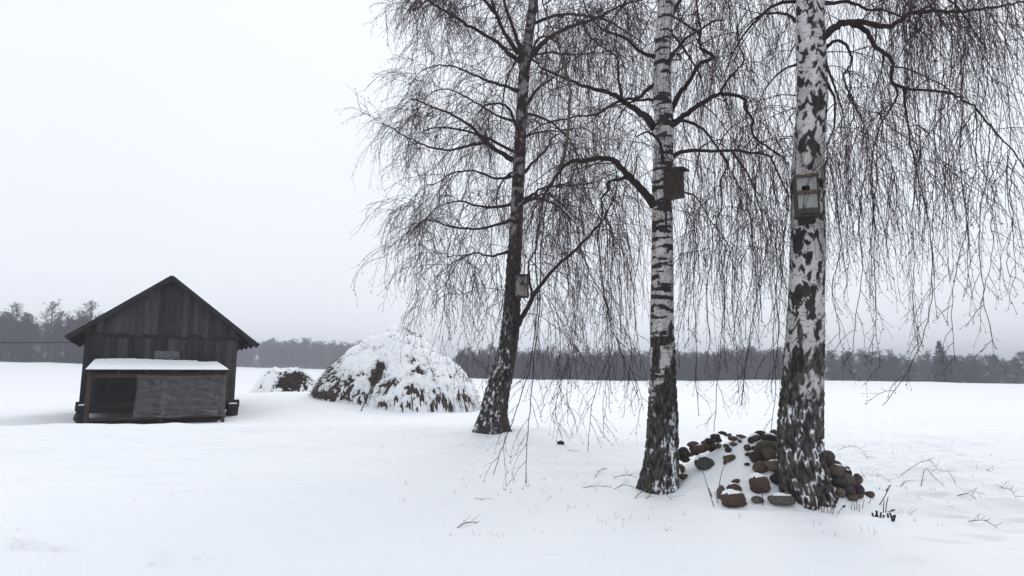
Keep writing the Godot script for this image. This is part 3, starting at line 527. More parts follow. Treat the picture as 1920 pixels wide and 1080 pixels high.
func make_materials() -> void:
	var grain := noise_texture(3, 0.06, Vector2(3.0, 0.2), 0.45, 1.0, 1.3)
	var blot := noise_texture(4, 0.03, Vector2.ONE, 0.55, 1.0, 1.0)
	var speck := noise_texture(5, 0.16, Vector2.ONE, 0.45, 1.0, 1.2)
	TW.grain = grain
	M.snow = mat(Color(0.88, 0.895, 0.915), 0.75)
	M.snow.metallic_specular = 0.2
	var ns := FastNoiseLite.new()
	ns.seed = 8
	ns.frequency = 0.035
	ns.fractal_octaves = 5
	var nim := ns.get_seamless_image(512, 512)
	nim.convert(Image.FORMAT_RGBA8)
	nim.bump_map_to_normal_map(3.0)
	M.snow.normal_enabled = true
	M.snow.normal_texture = ImageTexture.create_from_image(nim)
	M.snow.normal_scale = 0.55
	M.snow.uv1_triplanar = true
	M.snow.uv1_world_triplanar = true
	M.snow.uv1_scale = Vector3(0.9, 0.9, 0.9)
	M.bark = vertex_mat(0.9)
	M.limb = mat(Color(0.06, 0.047, 0.045), 0.9, speck, Vector3(3, 3, 3), true)
	M.pale_limb = mat(Color(0.2, 0.17, 0.14), 0.9, speck, Vector3(3, 3, 3), true)
	M.twig = mat(Color(0.044, 0.026, 0.03), 0.85)
	M.planks = []
	for t in [Color(0.065, 0.061, 0.061), Color(0.085, 0.08, 0.079), Color(0.055, 0.051, 0.051), Color(0.1, 0.094, 0.092), Color(0.072, 0.062, 0.058), Color(0.122, 0.115, 0.112)]:
		M.planks.append(mat(t, 0.9, grain, Vector3(2.2, 0.5, 2.2)))
	M.beam = mat(Color(0.06, 0.052, 0.046), 0.9, grain, Vector3(0.5, 2.0, 2.0))
	M.frame = mat(Color(0.1, 0.075, 0.055), 0.9, grain, Vector3(2.0, 0.6, 2.0))
	M.roof = mat(Color(0.08, 0.08, 0.08), 0.9, blot, Vector3(0.7, 0.7, 0.7))
	M.grey_board = mat(Color(0.2, 0.2, 0.2), 0.85, blot, Vector3(2, 2, 2))
	M.earth = mat(Color(0.03, 0.025, 0.02), 1.0, blot, Vector3(1, 1, 1))
	M.wire = mat(Color(0.14, 0.13, 0.12), 0.5)
	M.cable = mat(Color(0.03, 0.03, 0.03), 0.6)
	M.sheet = mat(Color(0.46, 0.455, 0.46), 0.6, noise_texture(17, 0.03, Vector2(0.5, 1.3), 0.55, 1.0, 1.2), Vector3(0.8, 0.8, 0.8))
	M.sheet.albedo_color.a = 0.27
	M.sheet.transparency = BaseMaterial3D.TRANSPARENCY_ALPHA
	M.sheet.metallic_specular = 0.15
	M.hay = mat(Color(0.16, 0.128, 0.1), 1.0, noise_texture(6, 0.1, Vector2(2.5, 0.5), 0.3, 1.0, 1.2), Vector3(0.8, 0.8, 0.8))
	M.straw = mat(Color(0.22, 0.17, 0.125), 0.95)
	M.straw_dark = mat(Color(0.075, 0.055, 0.042), 0.95)
	M.dung = mat(Color(0.06, 0.043, 0.03), 1.0, speck, Vector3(0.9, 0.9, 0.9))
	M.weed = mat(Color(0.07, 0.035, 0.035), 0.9)
	M.dark_weed = mat(Color(0.03, 0.018, 0.02), 0.9)
	M.grass = mat(Color(0.18, 0.15, 0.11), 0.95)
	M.far_bark = M.limb
	M.far_twig = M.twig
	M.needles = mat(Color(0.025, 0.032, 0.028), 1.0)
	M.pine = mat(Color(0.04, 0.046, 0.038), 1.0)
	M.white_paint = mat(Color(0.58, 0.585, 0.55), 0.8, speck, Vector3(5, 5, 5))
	M.old_wood = mat(Color(0.13, 0.115, 0.1), 0.9, grain, Vector3(5, 1.5, 5))
	M.brown_wood = mat(Color(0.17, 0.125, 0.095), 0.9, grain, Vector3(1.5, 6, 5))
	M.moss_wood = mat(Color(0.075, 0.075, 0.05), 0.95, grain, Vector3(5, 1.5, 5))
	M.pale_wood = mat(Color(0.62, 0.6, 0.54), 0.9, grain, Vector3(7, 1.5, 7))
	var sc := {"rb": Color(0.15, 0.1, 0.082), "br": Color(0.17, 0.123, 0.095), "db": Color(0.075, 0.062, 0.057), "dg": Color(0.085, 0.08, 0.078), "gb": Color(0.18, 0.16, 0.14), "ol": Color(0.14, 0.118, 0.093), "lo": Color(0.18, 0.15, 0.118), "tan": Color(0.25, 0.195, 0.145), "gn": Color(0.105, 0.11, 0.095)}
	var lichen := noise_texture(15, 0.09, Vector2.ONE, 0.3, 1.0, 1.7)
	for k in sc:
		M["stone_" + k] = mat(sc[k] * 1.25, 0.9, lichen, Vector3(2.6, 2.6, 2.6), true)

# ---------------------------------------------------------------- terrain
const XS := [-260.0, -124.0, -65.0, -20.0, 0.0, 30.0, 76.0, 122.0, 260.0]
const HS := [5.5, 4.3, 2.5, 0.6, 0.0, -0.35, -0.1, -2.3, -4.0]
var prints := []

func far_height(x: float) -> float:
	if x <= XS[0]:
		return HS[0]
	for k in XS.size() - 1:
		if x <= XS[k + 1]:
			return lerpf(HS[k], HS[k + 1], smoothstep(XS[k], XS[k + 1], x))
	return HS[HS.size() - 1]

func ground_y(x: float, z: float) -> float:
	var d := -z
	var h := far_height(x) * smoothstep(25.0, 140.0, d)
	if d < 80.0:
		h += 0.37 * exp(-pow((d - 14.5) / 3.0, 2.0)) * (1.0 - smoothstep(-1.0, 4.0, x))
		h += 0.62 * exp(-pow((x + 11.0) / 8.0, 2.0) - pow((d - 33.0) / 9.0, 2.0))
		h -= 0.2 * exp(-pow((x + 13.2) / 3.5, 2.0) - pow((d - 18.6) / 2.0, 2.0))
		var r := sqrt(pow((x - 3.55) / 1.6, 2.0) + pow((d - 8.9) / 1.6, 2.0))
		h += 0.7 * (1.0 - smoothstep(0.1, 1.0, r))
		for t in [[-0.49, 13.7, 0.75], [2.04, 8.75, 0.5], [3.62, 7.75, 0.55]]:   # snow blown up against the trunks
			var q2: float = (pow(x - t[0], 2.0) + pow(d - t[1], 2.0)) / (t[2] * t[2])
			h += 0.09 * exp(-q2 * 0.6) - 0.12 * exp(-q2 * 2.2)
	if d > 25.0:
		h += n_big.get_noise_2d(x * 0.12, z * 0.12) * 0.4 * smoothstep(30.0, 90.0, d)
	h += n_big.get_noise_2d(x * 0.55, z * 0.55) * 0.07
	# wind-packed ripples, long in x
	var windy := 1.0 + 1.3 * smoothstep(3.5, 6.0, x) * smoothstep(6.0, 8.0, d)
	h += n_mid.get_noise_2d(x * 0.7 + z * 0.25, z * 2.4) * 0.045 * windy
	h += n_mid.get_noise_2d(x * 3.0, z * 6.0) * 0.015 * windy
	for f in prints:
		var dx: float = x - f[0]
		var dz: float = z - f[1]
		if absf(dx) < 0.6 and absf(dz) < 0.6:
			var c: float = cos(f[2])
			var s: float = sin(f[2])
			var q := sqrt(pow((dx * c + dz * s) / f[3], 2.0) + pow((dz * c - dx * s) / (f[3] * 0.5), 2.0))
			h += f[4] * 1.7 * (-(1.0 - smoothstep(0.72, 1.02, q)) + 0.35 * exp(-pow((q - 1.25) / 0.22, 2.0)))
	return h

func axis(lo: float, a: float, b: float, hi: float, step: float, grow_: float) -> PackedFloat32Array:
	var left := []
	var s := step
	var x := a
	while x > lo:
		s *= grow_
		x -= s
		left.append(x)
	left.reverse()
	var o := PackedFloat32Array(left)
	x = a
	while x < b:
		o.append(x)
		x += step
	s = step
	while x < hi:
		o.append(x)
		s *= grow_
		x += s
	o.append(x)
	return o

func make_ground() -> void:
	# hollows of old footprints, blown half full of snow: x, z, heading, length, depth
	prints = [[-4.55, -6.1, 0.5, 0.17, 0.05], [-4.2, -6.05, 0.3, 0.13, 0.035], [-4.75, -6.25, 0.2, 0.11, 0.03], [-2.98, -5.5, 0.4, 0.12, 0.03], [-3.1, -5.75, 1.1, 0.1, 0.02], [-2.7, -5.7, 0.2, 0.1, 0.02],
		[5.25, -6.6, 0.4, 0.2, 0.045], [5.0, -7.4, 0.3, 0.24, 0.035], [5.5, -7.1, -0.2, 0.2, 0.035], [4.1, -6.2, 0.7, 0.24, 0.03], [4.6, -6.35, 0.3, 0.2, 0.03], [5.9, -7.6, 0.2, 0.22, 0.04], [6.3, -6.9, 0.9, 0.2, 0.04], [5.4, -8.3, 0.2, 0.26, 0.035], [6.2, -8.6, 0.4, 0.2, 0.03], [4.9, -8.9, 0.1, 0.25, 0.035], [3.3, -5.6, 0.4, 0.2, 0.02], [5.6, -5.9, 1.2, 0.2, 0.03], [-9.2, -9.5, 0.3, 0.25, 0.03], [-8.4, -9.9, 0.2, 0.3, 0.03]]
	var xs := axis(-520.0, -13.0, 12.0, 520.0, 0.055, 1.09)
	var zs := axis(-760.0, -14.5, -4.4, 160.0, 0.055, 1.075)
	var p := PackedVector3Array()
	for z in zs:
		for x in xs:
			p.append(Vector3(x, ground_y(x, z), z))
	var g := obj("snow_ground", grid_mesh(p, zs.size(), xs.size(), false), M.snow)
	g.set_meta("kind", "structure")
	g.set_meta("label", "snow covered field with wind ripples and old footprints")

# ---------------------------------------------------------------- birches
func bark(tree: int, p: Vector3, y: float, a: float) -> Array:
	var low := n_big.get_noise_3d(p.x * 9.0, p.y * 2.5, p.z * 9.0)
	var fine := n_fine.get_noise_3d(p.x * 40.0, p.y * 14.0, p.z * 40.0)
	var edge := n_cell.get_noise_3d(p.x * 1.0, p.y * 0.36, p.z * 1.0) + 1.0
	var fis := 1.0 - smoothstep(0.06, 0.34, edge)
	var yt: float = [0.0, 4.6, 1.9, 1.8][tree]
	var rough := 1.0 - smoothstep(yt - 0.9, yt + 0.7, y + low * 1.3)
	# outer bark: pale, with thin dark lenticels
	var len_ := n_mid.get_noise_3d(p.x * 14.0, p.y * 95.0, p.z * 14.0)
	var white := Color(0.56, 0.545, 0.54).lerp(Color(0.4, 0.38, 0.37), clampf(0.5 + low + 0.5 * fine, 0, 1))
	if tree == 1:
		white = white.lerp(Color(0.11, 0.1, 0.1), 0.62)
	white = white.lerp(Color(0.13, 0.115, 0.11), smoothstep(0.22, 0.4, len_) * 0.8)
	var dark := Color(0.03, 0.026, 0.025).lerp(Color(0.1, 0.09, 0.082), clampf(0.45 + fine * 1.3 + low * 0.4, 0, 1))
	# black patches in the pale bark
	var patch := 0.0
	if tree == 2:
		var band := n_mid.get_noise_3d(p.x * 4.0, p.y * 19.0, p.z * 4.0)
		patch = smoothstep(0.1, 0.15, band + 0.14 * fine + 0.16 * low + 0.22 * smoothstep(3.6, 4.1, y) * (1.0 - smoothstep(4.9, 5.3, y)) * smoothstep(-0.2, 0.7, cos(a - 0.6)))
	elif tree == 3:
		var dia := n_mid.get_noise_3d(p.x * 13.0, p.y * 12.0 + absf(sin(a * 4.0)) * 1.0, p.z * 13.0)
		var broad := n_mid.get_noise_3d(p.x * 7.5 + 20.0, p.y * 6.0 + absf(sin(a * 2.5 + 1.0)) * 0.7, p.z * 7.5)
		patch = smoothstep(0.2, 0.24, maxf(dia + 0.02, broad - 0.075) + 0.1 * fine + 0.12 * low + 0.12 * smoothstep(0.3, 1.0, cos(a - 0.2)) * smoothstep(4.2, 5.0, y) * (1.0 - smoothstep(5.6, 6.2, y)) * 2.5)
	else:
		var d1 := n_mid.get_noise_3d(p.x * 8.0, p.y * 9.0, p.z * 8.0)
		patch = smoothstep(-0.12, 0.1, d1 + 0.2 * fine)
	var black := Color(0.022, 0.02, 0.02).lerp(Color(0.05, 0.045, 0.043), clampf(0.5 + fine, 0, 1))
	var streak := n_mid.get_noise_3d(p.x * 10.0, p.y * 3.2, p.z * 10.0)
	var rm := smoothstep(0.32, 0.62, rough + 0.4 * streak + 0.25 * fine)
	var col := white.lerp(black, patch).lerp(dark, rm)
	var disp := -0.004 * patch + rm * (0.010 - 0.026 * fis + 0.008 * fine)
	# snow blown into the cracks of the rough bark
	var wind := cos(a - [0.0, 2.6, 1.1, 1.35][tree])
	var hi: float = [0.0, 3.0, 1.35, 1.5][tree]
	var sn := n_mid.get_noise_3d(p.x * 13.0 + 40.0, p.y * 8.0, p.z * 13.0)
	var snow := smoothstep(0.6, 0.95, fis) * smoothstep(0.0, 0.35, sn * 1.0 + 0.3 * wind - 0.27 + 0.5 * fine) * rm * (1.0 - smoothstep(hi * 0.55, hi, y))
	if tree == 1:
		snow = maxf(snow, smoothstep(0.33, 0.42, fine + 0.2 * sn) * smoothstep(0.1, 0.8, wind) * (1.0 - smoothstep(1.2, 3.4, y)) * 0.7)
	col = col.lerp(Color(0.8, 0.81, 0.84), snow)
	disp += 0.012 * snow
	return [disp, col]

func make_trunk(tree: int, root: Node3D, sides: int, dy: float) -> void:
	var flat: Array = TRUNKS[tree]
	var pts := PackedVector3Array()
	var rad := PackedFloat32Array()
	for k in flat.size() / 4:
		pts.append(Vector3(flat[k * 4], flat[k * 4 + 1], flat[k * 4 + 2]))
		rad.append(flat[k * 4 + 3])
	var y0 := root.position.y
	pts[0].y = y0 - 0.3
	var out := PackedVector3Array()
	var col := PackedColorArray()
	var y := pts[0].y
	var top := pts[pts.size() - 1].y
	var seg := 0
	var rows := 0
	while y < top:
		while seg < pts.size() - 2 and pts[seg + 1].y < y:
			seg += 1
		var t := (y - pts[seg].y) / (pts[seg + 1].y - pts[seg].y)
		var c := pts[seg].cubic_interpolate(pts[seg + 1], pts[maxi(seg - 1, 0)], pts[mini(seg + 2, pts.size() - 1)], t)
		var r := lerpf(rad[seg], rad[seg + 1], t)
		var up := y - y0
		var foot := 1.0 - smoothstep(-0.1, 0.45, up)
		for s in sides:
			var a := TAU * s / sides
			var rr := r * (1.0 + foot * 0.16 * sin(a * 5.0 + tree * 1.7) + 0.025 * sin(a * 3.0 + up * 0.8))
			var dir := Vector3(cos(a), 0, sin(a))
			var q := Vector3(dir.x * rr + tree * 5.0, y, dir.z * rr)
			var b := bark(tree, q, up, a)
			var taper := clampf(r / 0.1, 0.0, 1.0)
			var w: Vector3 = Vector3(c.x, y, c.z) + dir * (rr + b[0] * taper)
			out.append(w - root.position)
			col.append(b[1])
		rows += 1
		y += dy if y < (11.5 if tree == 1 else 8.0) else dy * 3.0
	obj("trunk", grid_mesh(out, rows, sides, true, col), M.bark, root)

func grow(p: Vector3, d: Vector3, length: float, n: int, sag: float, wob: float) -> PackedVector3Array:
	var o := PackedVector3Array([p])
	var st := length / n
	for k in n:
		d = (d + Vector3(rng.randf_range(-wob, wob), rng.randf_range(-wob, wob) - sag * st, rng.randf_range(-wob, wob))).normalized()
		p += d * st
		if p.y < 0.22 and p.z > -16.0:
			break
		o.append(p)
	return o

func side_dir(d: Vector3, out: float, lift: float) -> Vector3:
	var v := Vector3(rng.randfn(), rng.randfn() * 0.6, rng.randfn())
	v = (v - d * v.dot(d)).normalized()
	return (d * (1.0 - out) + v * out + Vector3(0, lift, 0)).normalized()

func catkin(bag: Bag, p: Vector3, d: Vector3, s: float) -> void:
	for k in 2 + rng.randi() % 2:
		var e := (d + Vector3(rng.randf_range(-0.9, 0.9), rng.randf_range(-0.5, 0.3), rng.randf_range(-0.9, 0.9))).normalized() * s * rng.randf_range(0.7, 1.2)
		var w := e.cross(Vector3(0.3, 0.5, 0.8)).normalized() * s * 0.13
		var u := e.cross(w).normalized() * s * 0.13
		bag.tri(p - w, p + e, p + w)
		bag.tri(p - u, p + e, p + u)

func strand(bag: Bag, p: Vector3, d: Vector3, length: float, k: float, twigs: float) -> void:
	var pts := grow(p, d, length, maxi(4, int(length / 0.17)), 3.2 if k < 1.3 else 1.7, 0.15)
	if pts.size() < 3:
		return
	bag.tube(pts, 0.0038 * k, 0.002 * k)
	var n := pts.size()
	for j in range(1, n):
		if rng.randf() > twigs:
			continue
		var dir := (pts[j] - pts[j - 1]).normalized()
		var t := grow(pts[j], side_dir(dir, 0.42, 0.0), (rng.randf_range(0.05, 0.2) if k < 1.3 else rng.randf_range(0.1, 0.36)), 2, 2.0, 0.15)
		if t.size() < 2:
			continue
		bag.tube(t, 0.002 * k, 0.0013 * k)
		if rng.randf() < 0.75:
			catkin(bag, t[t.size() - 1], (t[t.size() - 1] - t[t.size() - 2]).normalized(), 0.027 * k)
	catkin(bag, pts[n - 1], (pts[n - 1] - pts[n - 2]).normalized(), 0.03 * k)

func dress(bag: Bag, path: PackedVector3Array, r0: float, r1: float, hang: float, dens: float, k: float, from: float, leader: bool) -> void:
	var total := 0.0
	for j in path.size() - 1:
		total += path[j].distance_to(path[j + 1])
	var gap := (0.13 if leader else 0.13) / dens * (1.65 if k < 1.3 else 1.75)
	var at := maxf(total * from, 0.25)
	var run := 0.0
	for j in path.size() - 1:
		var sl := path[j].distance_to(path[j + 1])
		while at < run + sl:
			var t := (at - run) / sl
			var p := path[j].lerp(path[j + 1], t)
			var d := (path[j + 1] - path[j]).normalized()
			var f := at / total
			var big := 1.0 if k < 1.3 else 1.45
			if leader:
				strand(bag, p, side_dir(d, 0.5, 0.1), rng.randf_range(0.3, 1.0) * big * hang * 2.0 * (1.0 - 0.45 * f), k, 0.85)
			else:
				var bl := rng.randf_range(0.4, 1.15) * big * (1.1 - 0.35 * f)
				var bp := grow(p, side_dir(d, 0.62, 0.12), bl, 6, 0.9, 0.2)
				if bp.size() > 3:
					bag.tube(bp, clampf(lerpf(r0, r1, f) * 0.45, 0.004, 0.011), 0.0032 * k, 4)
					for q in range(1, bp.size()):
						var bd := (bp[q] - bp[q - 1]).normalized()
						for u in (2 if q > 1 and rng.randf() < 0.55 else 1):
							strand(bag, bp[q], side_dir(bd, 0.55, -0.1 if k < 1.3 else 0.02), (rng.randf_range(0.4, 1.6) if k < 1.3 else rng.randf_range(0.25, 0.9)) * big * hang, k, 0.8)
			at += gap * rng.randf_range(0.6, 1.4)
		run += sl

func make_birch(tree: int, label: String, sides: int, dy: float, k: float) -> void:
	var t0: Array = TRUNKS[tree]
	var bx: float = t0[4]
	var bz: float = t0[6]
	var root := thing("birch_tree", label, "birch tree", Vector3(bx, ground_y(bx, bz), bz))
	make_trunk(tree, root, sides, dy)
	var bag := Bag.new()
	rng.seed = 100 + tree
	for l in LIMBS:
		if l[0] != tree:
			continue
		var flat: Array = l[7]
		var pts := PackedVector3Array()
		for j in flat.size() / 3:
			pts.append(Vector3(flat[j * 3], flat[j * 3 + 1], flat[j * 3 + 2]) - root.position)
		var path := spline(pts, 4)
		for j in range(1, path.size() - 1):
			path[j] += Vector3(rng.randf_range(-1, 1), rng.randf_range(-1, 1), rng.randf_range(-1, 1)) * 0.012 * k
		var rad := PackedFloat32Array()
		for j in path.size():
			var f := float(j) / (path.size() - 1)
			rad.append(lerpf(l[1], l[2], pow(f, 0.8)) * rng.randf_range(0.93, 1.07) * (1.0 + 0.5 * exp(-f * 14.0) * (1.0 - l[6]) * 0.7))
		obj("hanging_branch" if l[6] == 1 else "branch", smooth_tube(path, rad, 7), M.pale_limb if l[5] == 1 else M.limb, root)
		dress_world(bag, path, root.position, l, k)
	# limbs towards and away from the viewer and above the frame
	var extra: Array = {1: [[5.2, 1.3, 2.4], [6.2, -1.6, 2.6], [7.0, 1.9, 2.6], [7.6, -0.9, 2.8], [8.4, 1.2, 3.0], [9.0, -2.2, 3.0], [9.8, 0.4, 3.0], [10.4, 2.7, 3.2], [11.2, -1.2, 2.8], [11.8, 1.7, 2.8], [6.6, 3.0, 2.4], [12.4, 3.3, 2.6], [12.8, 0.2, 2.4]],
		2: [[4.6, 1.9, 1.6], [4.9, -1.5, 2.0], [5.6, -2.0, 2.1], [6.1, 1.3, 1.7], [6.7, -1.1, 2.2], [7.2, 2.8, 2.2], [7.6, 0.3, 2.4], [8.0, -2.3, 2.2], [8.5, 1.5, 2.0], [5.3, -0.6, 1.8]],
		3: [[5.3, -1.4, 2.0], [5.9, -0.7, 2.2], [6.6, -2.0, 2.2], [7.0, 0.5, 2.6], [7.4, -0.4, 2.6], [7.8, 2.9, 2.4], [8.3, 0.1, 2.6], [7.2, -1.2, 2.4]]}[tree]
	for e in extra:
		var c := trunk_at(tree, e[0])
		var d := Vector3(cos(e[1]), 0.55, sin(e[1])).normalized()
		var pth := grow(c - root.position, d, e[2], 9, 0.55, 0.16)
		if pth.size() < 4:
			continue
		var rd := PackedFloat32Array()
		for j in pth.size():
			rd.append(lerpf(0.028, 0.007, float(j) / pth.size()) * (1.0 if k < 1.3 else 1.4))
		obj("branch", smooth_tube(pth, rd, 7), M.limb, root)
		dress_world(bag, pth, root.position, [tree, 0.028, 0.008, 1.05, 1.0, 0, 0], k)
	var tw := obj("twigs", bag.mesh(), M.twig, root)
	tw.set_meta("kind", "stuff")
	tw.set_meta("label", "hanging dark purple brown twigs with small catkins")
	print("birch ", tree, " twig triangles ", bag.i.size() / 3)

func dress_world(bag: Bag, path: PackedVector3Array, off: Vector3, l: Array, k: float) -> void:
	# grown in world axes so that nothing grows into the snow
	var w := PackedVector3Array()
	for p in path:
		w.append(p + off)
	var start := bag.v.size()
	dress(bag, w, l[1], l[2], l[3], l[4], k, 0.06 if l[6] == 1 else 0.2, l[6] == 1)
	for j in range(start, bag.v.size()):
		bag.v[j] -= off

func trunk_at(tree: int, y: float) -> Vector3:
	var f: Array = TRUNKS[tree]
	for k in f.size() / 4 - 1:
		if f[k * 4 + 5] >= y:
			var t := clampf((y - f[k * 4 + 1]) / (f[k * 4 + 5] - f[k * 4 + 1]), 0.0, 1.0)
			return Vector3(lerpf(f[k * 4], f[k * 4 + 4], t), y, f[2])
	return Vector3(f[f.size() - 4], y, f[2])

# ---------------------------------------------------------------- nesting boxes
func box_part(called: String, lo: Vector3, hi: Vector3, m: Material, parent: Node) -> MeshInstance3D:
	var b := Bag.new()
	var c := (lo + hi) * 0.5
	b.box(lo - c, hi - c)
	return obj(called, b.mesh(), m, parent, c)

# a board with a square or round opening cut through it
func holed_panel(called: String, rect: Rect2, c: Vector2, r: Vector2, square: bool, z0: float, z1: float, m: Material, parent: Node) -> void:
	var angs := []
	for k in 24:
		angs.append(TAU * k / 24.0)
	for q in [rect.position, rect.position + Vector2(rect.size.x, 0), rect.end, rect.position + Vector2(0, rect.size.y)]:
		angs.append(fposmod((q - c).angle(), TAU))
	angs.sort()
	var o := []
	var i := []
	for a in angs:
		var d := Vector2(cos(a), sin(a))
		var tx := INF if absf(d.x) < 1e-6 else ((rect.end.x if d.x > 0 else rect.position.x) - c.x) / d.x
		var ty := INF if absf(d.y) < 1e-6 else ((rect.end.y if d.y > 0 else rect.position.y) - c.y) / d.y
		o.append(c + d * minf(tx, ty))
		var e := d * r
		if square:
			e = d * minf(INF if absf(d.x) < 1e-6 else r.x / absf(d.x), INF if absf(d.y) < 1e-6 else r.y / absf(d.y))
		i.append(c + e)
	var b := Bag.new()
	var p := func(v: Vector2, z: float) -> Vector3: return Vector3(v.x, v.y, z)
	for k in angs.size():
		var l := (k + 1) % angs.size()
		b.quad(p.call(i[k], z1), p.call(i[l], z1), p.call(o[l], z1), p.call(o[k], z1))
		b.quad(p.call(i[l], z0), p.call(i[k], z0), p.call(o[k], z0), p.call(o[l], z0))
		b.quad(p.call(i[l], z1), p.call(i[k], z1), p.call(i[k], z0), p.call(i[l], z0))
		b.quad(p.call(o[k], z1), p.call(o[l], z1), p.call(o[l], z0), p.call(o[k], z0))
	obj(called, b.mesh(), m, parent)

func nest_box_white() -> void:
	var r := thing("nest_box", "large nest box with white front and square entrance on thick birch", "nest box", Vector3(3.668, 3.5, -7.475), deg_to_rad(-17))
	r.scale = Vector3(0.9, 1.0, 0.9)
	holed_panel("front_panel", Rect2(-0.125, 0.325, 0.25, 0.175), Vector2(-0.016, 0.362), Vector2(0.048, 0.033), true, 0.1, 0.118, M.white_paint, r)
	box_part("front_panel", Vector3(-0.12, 0.11, 0.1), Vector3(0.12, 0.285, 0.118), M.white_paint, r)
	box_part("landing_ledge", Vector3(-0.15, 0.285, 0.09), Vector3(0.165, 0.325, 0.165), M.brown_wood, r)
	box_part("roof", Vector3(-0.155, 0.5, -0.1), Vector3(0.145, 0.53, 0.17), M.brown_wood, r)
	box_part("side_panel", Vector3(-0.147, 0.02, -0.1), Vector3(-0.125, 0.498, 0.12), M.old_wood, r)
	box_part("side_panel", Vector3(0.125, 0.02, -0.1), Vector3(0.147, 0.498, 0.12), M.old_wood, r)
	box_part("back_panel", Vector3(-0.123, 0.02, -0.1), Vector3(0.123, 0.498, -0.085), M.old_wood, r)
	box_part("front_board", Vector3(-0.13, 0.045, 0.1), Vector3(0.123, 0.108, 0.13), M.old_wood, r)
	box_part("floor", Vector3(-0.123, 0.02, -0.083), Vector3(0.123, 0.042, 0.1), M.old_wood, r)
	box_part("mounting_batten", Vector3(-0.1, -0.05, -0.14), Vector3(0.1, 0.019, 0.02), M.moss_wood, r)

func nest_box_green() -> void:
	var r := thing("nest_box", "mossy dark nest box with slanted roof turned sideways on middle birch", "nest box", Vector3(2.32, 4.1, -8.55), deg_to_rad(52))
	r.scale = Vector3(0.8, 0.98, 0.86)
	# its front looks along local +z
	box_part("side_panel", Vector3(-0.12, 0, -0.13), Vector3(-0.1, 0.37, 0.13), M.moss_wood, r)
	box_part("side_panel", Vector3(0.1, 0, -0.13), Vector3(0.12, 0.37, 0.13), M.moss_wood, r)
	holed_panel("front_panel", Rect2(-0.099, 0, 0.198, 0.36), Vector2(0, 0.27), Vector2(0.03, 0.03), false, 0.112, 0.13, M.old_wood, r)
	box_part("back_panel", Vector3(-0.099, 0, -0.13), Vector3(0.099, 0.39, -0.112), M.old_wood, r)
	box_part("floor", Vector3(-0.115, -0.022, -0.13), Vector3(0.115, -0.001, 0.135), M.old_wood, r)
	var b := Bag.new()
	b.hexa([Vector3(-0.14, 0.365, 0.22), Vector3(0.14, 0.365, 0.22), Vector3(0.14, 0.4, -0.14), Vector3(-0.14, 0.4, -0.14), Vector3(-0.14, 0.387, 0.22), Vector3(0.14, 0.387, 0.22), Vector3(0.14, 0.424, -0.14), Vector3(-0.14, 0.424, -0.14)])
	obj("roof", b.mesh(), M.moss_wood, r)
	box_part("mounting_board", Vector3(-0.07, -0.42, -0.158), Vector3(0.07, 0.3, -0.132), M.moss_wood, r)

func nest_box_pale() -> void:
	var c := trunk_at(1, 3.3)
	var r := thing("nest_box", "weathered pale grey nest box in the fork of the leaning birch", "nest box", Vector3(c.x + 0.215, 3.27, -13.42), deg_to_rad(-8))
	r.scale = Vector3(0.86, 1.0, 0.86)
	box_part("front_board", Vector3(-0.135, 0, 0.1), Vector3(-0.049, 0.44, 0.12), M.pale_wood, r)
	holed_panel("front_board", Rect2(-0.045, 0, 0.092, 0.43), Vector2(0.003, 0.29), Vector2(0.03, 0.03), false, 0.1, 0.119, M.pale_wood, r)
	box_part("front_board", Vector3(0.051, 0, 0.1), Vector3(0.137, 0.44, 0.12), M.pale_wood, r)
	box_part("side_panel", Vector3(-0.157, 0, -0.12), Vector3(-0.137, 0.44, 0.12), M.pale_wood, r)
	box_part("side_panel", Vector3(0.139, 0, -0.12), Vector3(0.159, 0.44, 0.12), M.old_wood, r)
	box_part("back_panel", Vector3(-0.136, 0, -0.12), Vector3(0.138, 0.44, -0.1), M.old_wood, r)
	box_part("floor", Vector3(-0.157, -0.028, -0.12), Vector3(0.159, -0.001, 0.125), M.old_wood, r)
	box_part("roof", Vector3(-0.165, 0.441, -0.14), Vector3(0.17, 0.47, 0.19), M.old_wood, r)
	box_part("landing_ledge", Vector3(-0.02, 0.235, 0.121), Vector3(0.13, 0.258, 0.165), M.old_wood, r)

# ---------------------------------------------------------------- stones
func stone_mesh(seed_: int, cap: bool) -> ArrayMesh:
	var nz := FastNoiseLite.new()
	nz.seed = seed_
	nz.frequency = 0.55
	var p := PackedVector3Array()
	var rows := 11
	var cols := 16
	for r in rows:
		var la := lerpf(-PI / 2, PI / 2, float(r) / (rows - 1))
		for c in cols:
			var lo := TAU * c / cols
			var d := Vector3(cos(la) * cos(lo), sin(la), cos(la) * sin(lo))
			var q := 1.03 + 0.26 * nz.get_noise_3d(d.x * 1.4, d.y * 1.4, d.z * 1.4) + 0.09 * nz.get_noise_3d(d.x * 4.5, d.y * 4.5, d.z * 4.5)
			var e := Vector3(signf(d.x) * pow(absf(d.x), 0.97), signf(d.y) * pow(absf(d.y), 0.97), signf(d.z) * pow(absf(d.z), 0.97)) * q
			if cap:
				e = Vector3(e.x * 0.86, e.y * 0.9, e.z * 0.86) + Vector3(0, 0.16 + 0.16 * nz.get_noise_3d(d.x * 5.0, 7.0, d.z * 5.0), 0)
				e.y = maxf(e.y, 0.25)
			p.append(e)
	return grid_mesh(p, rows, cols, true)

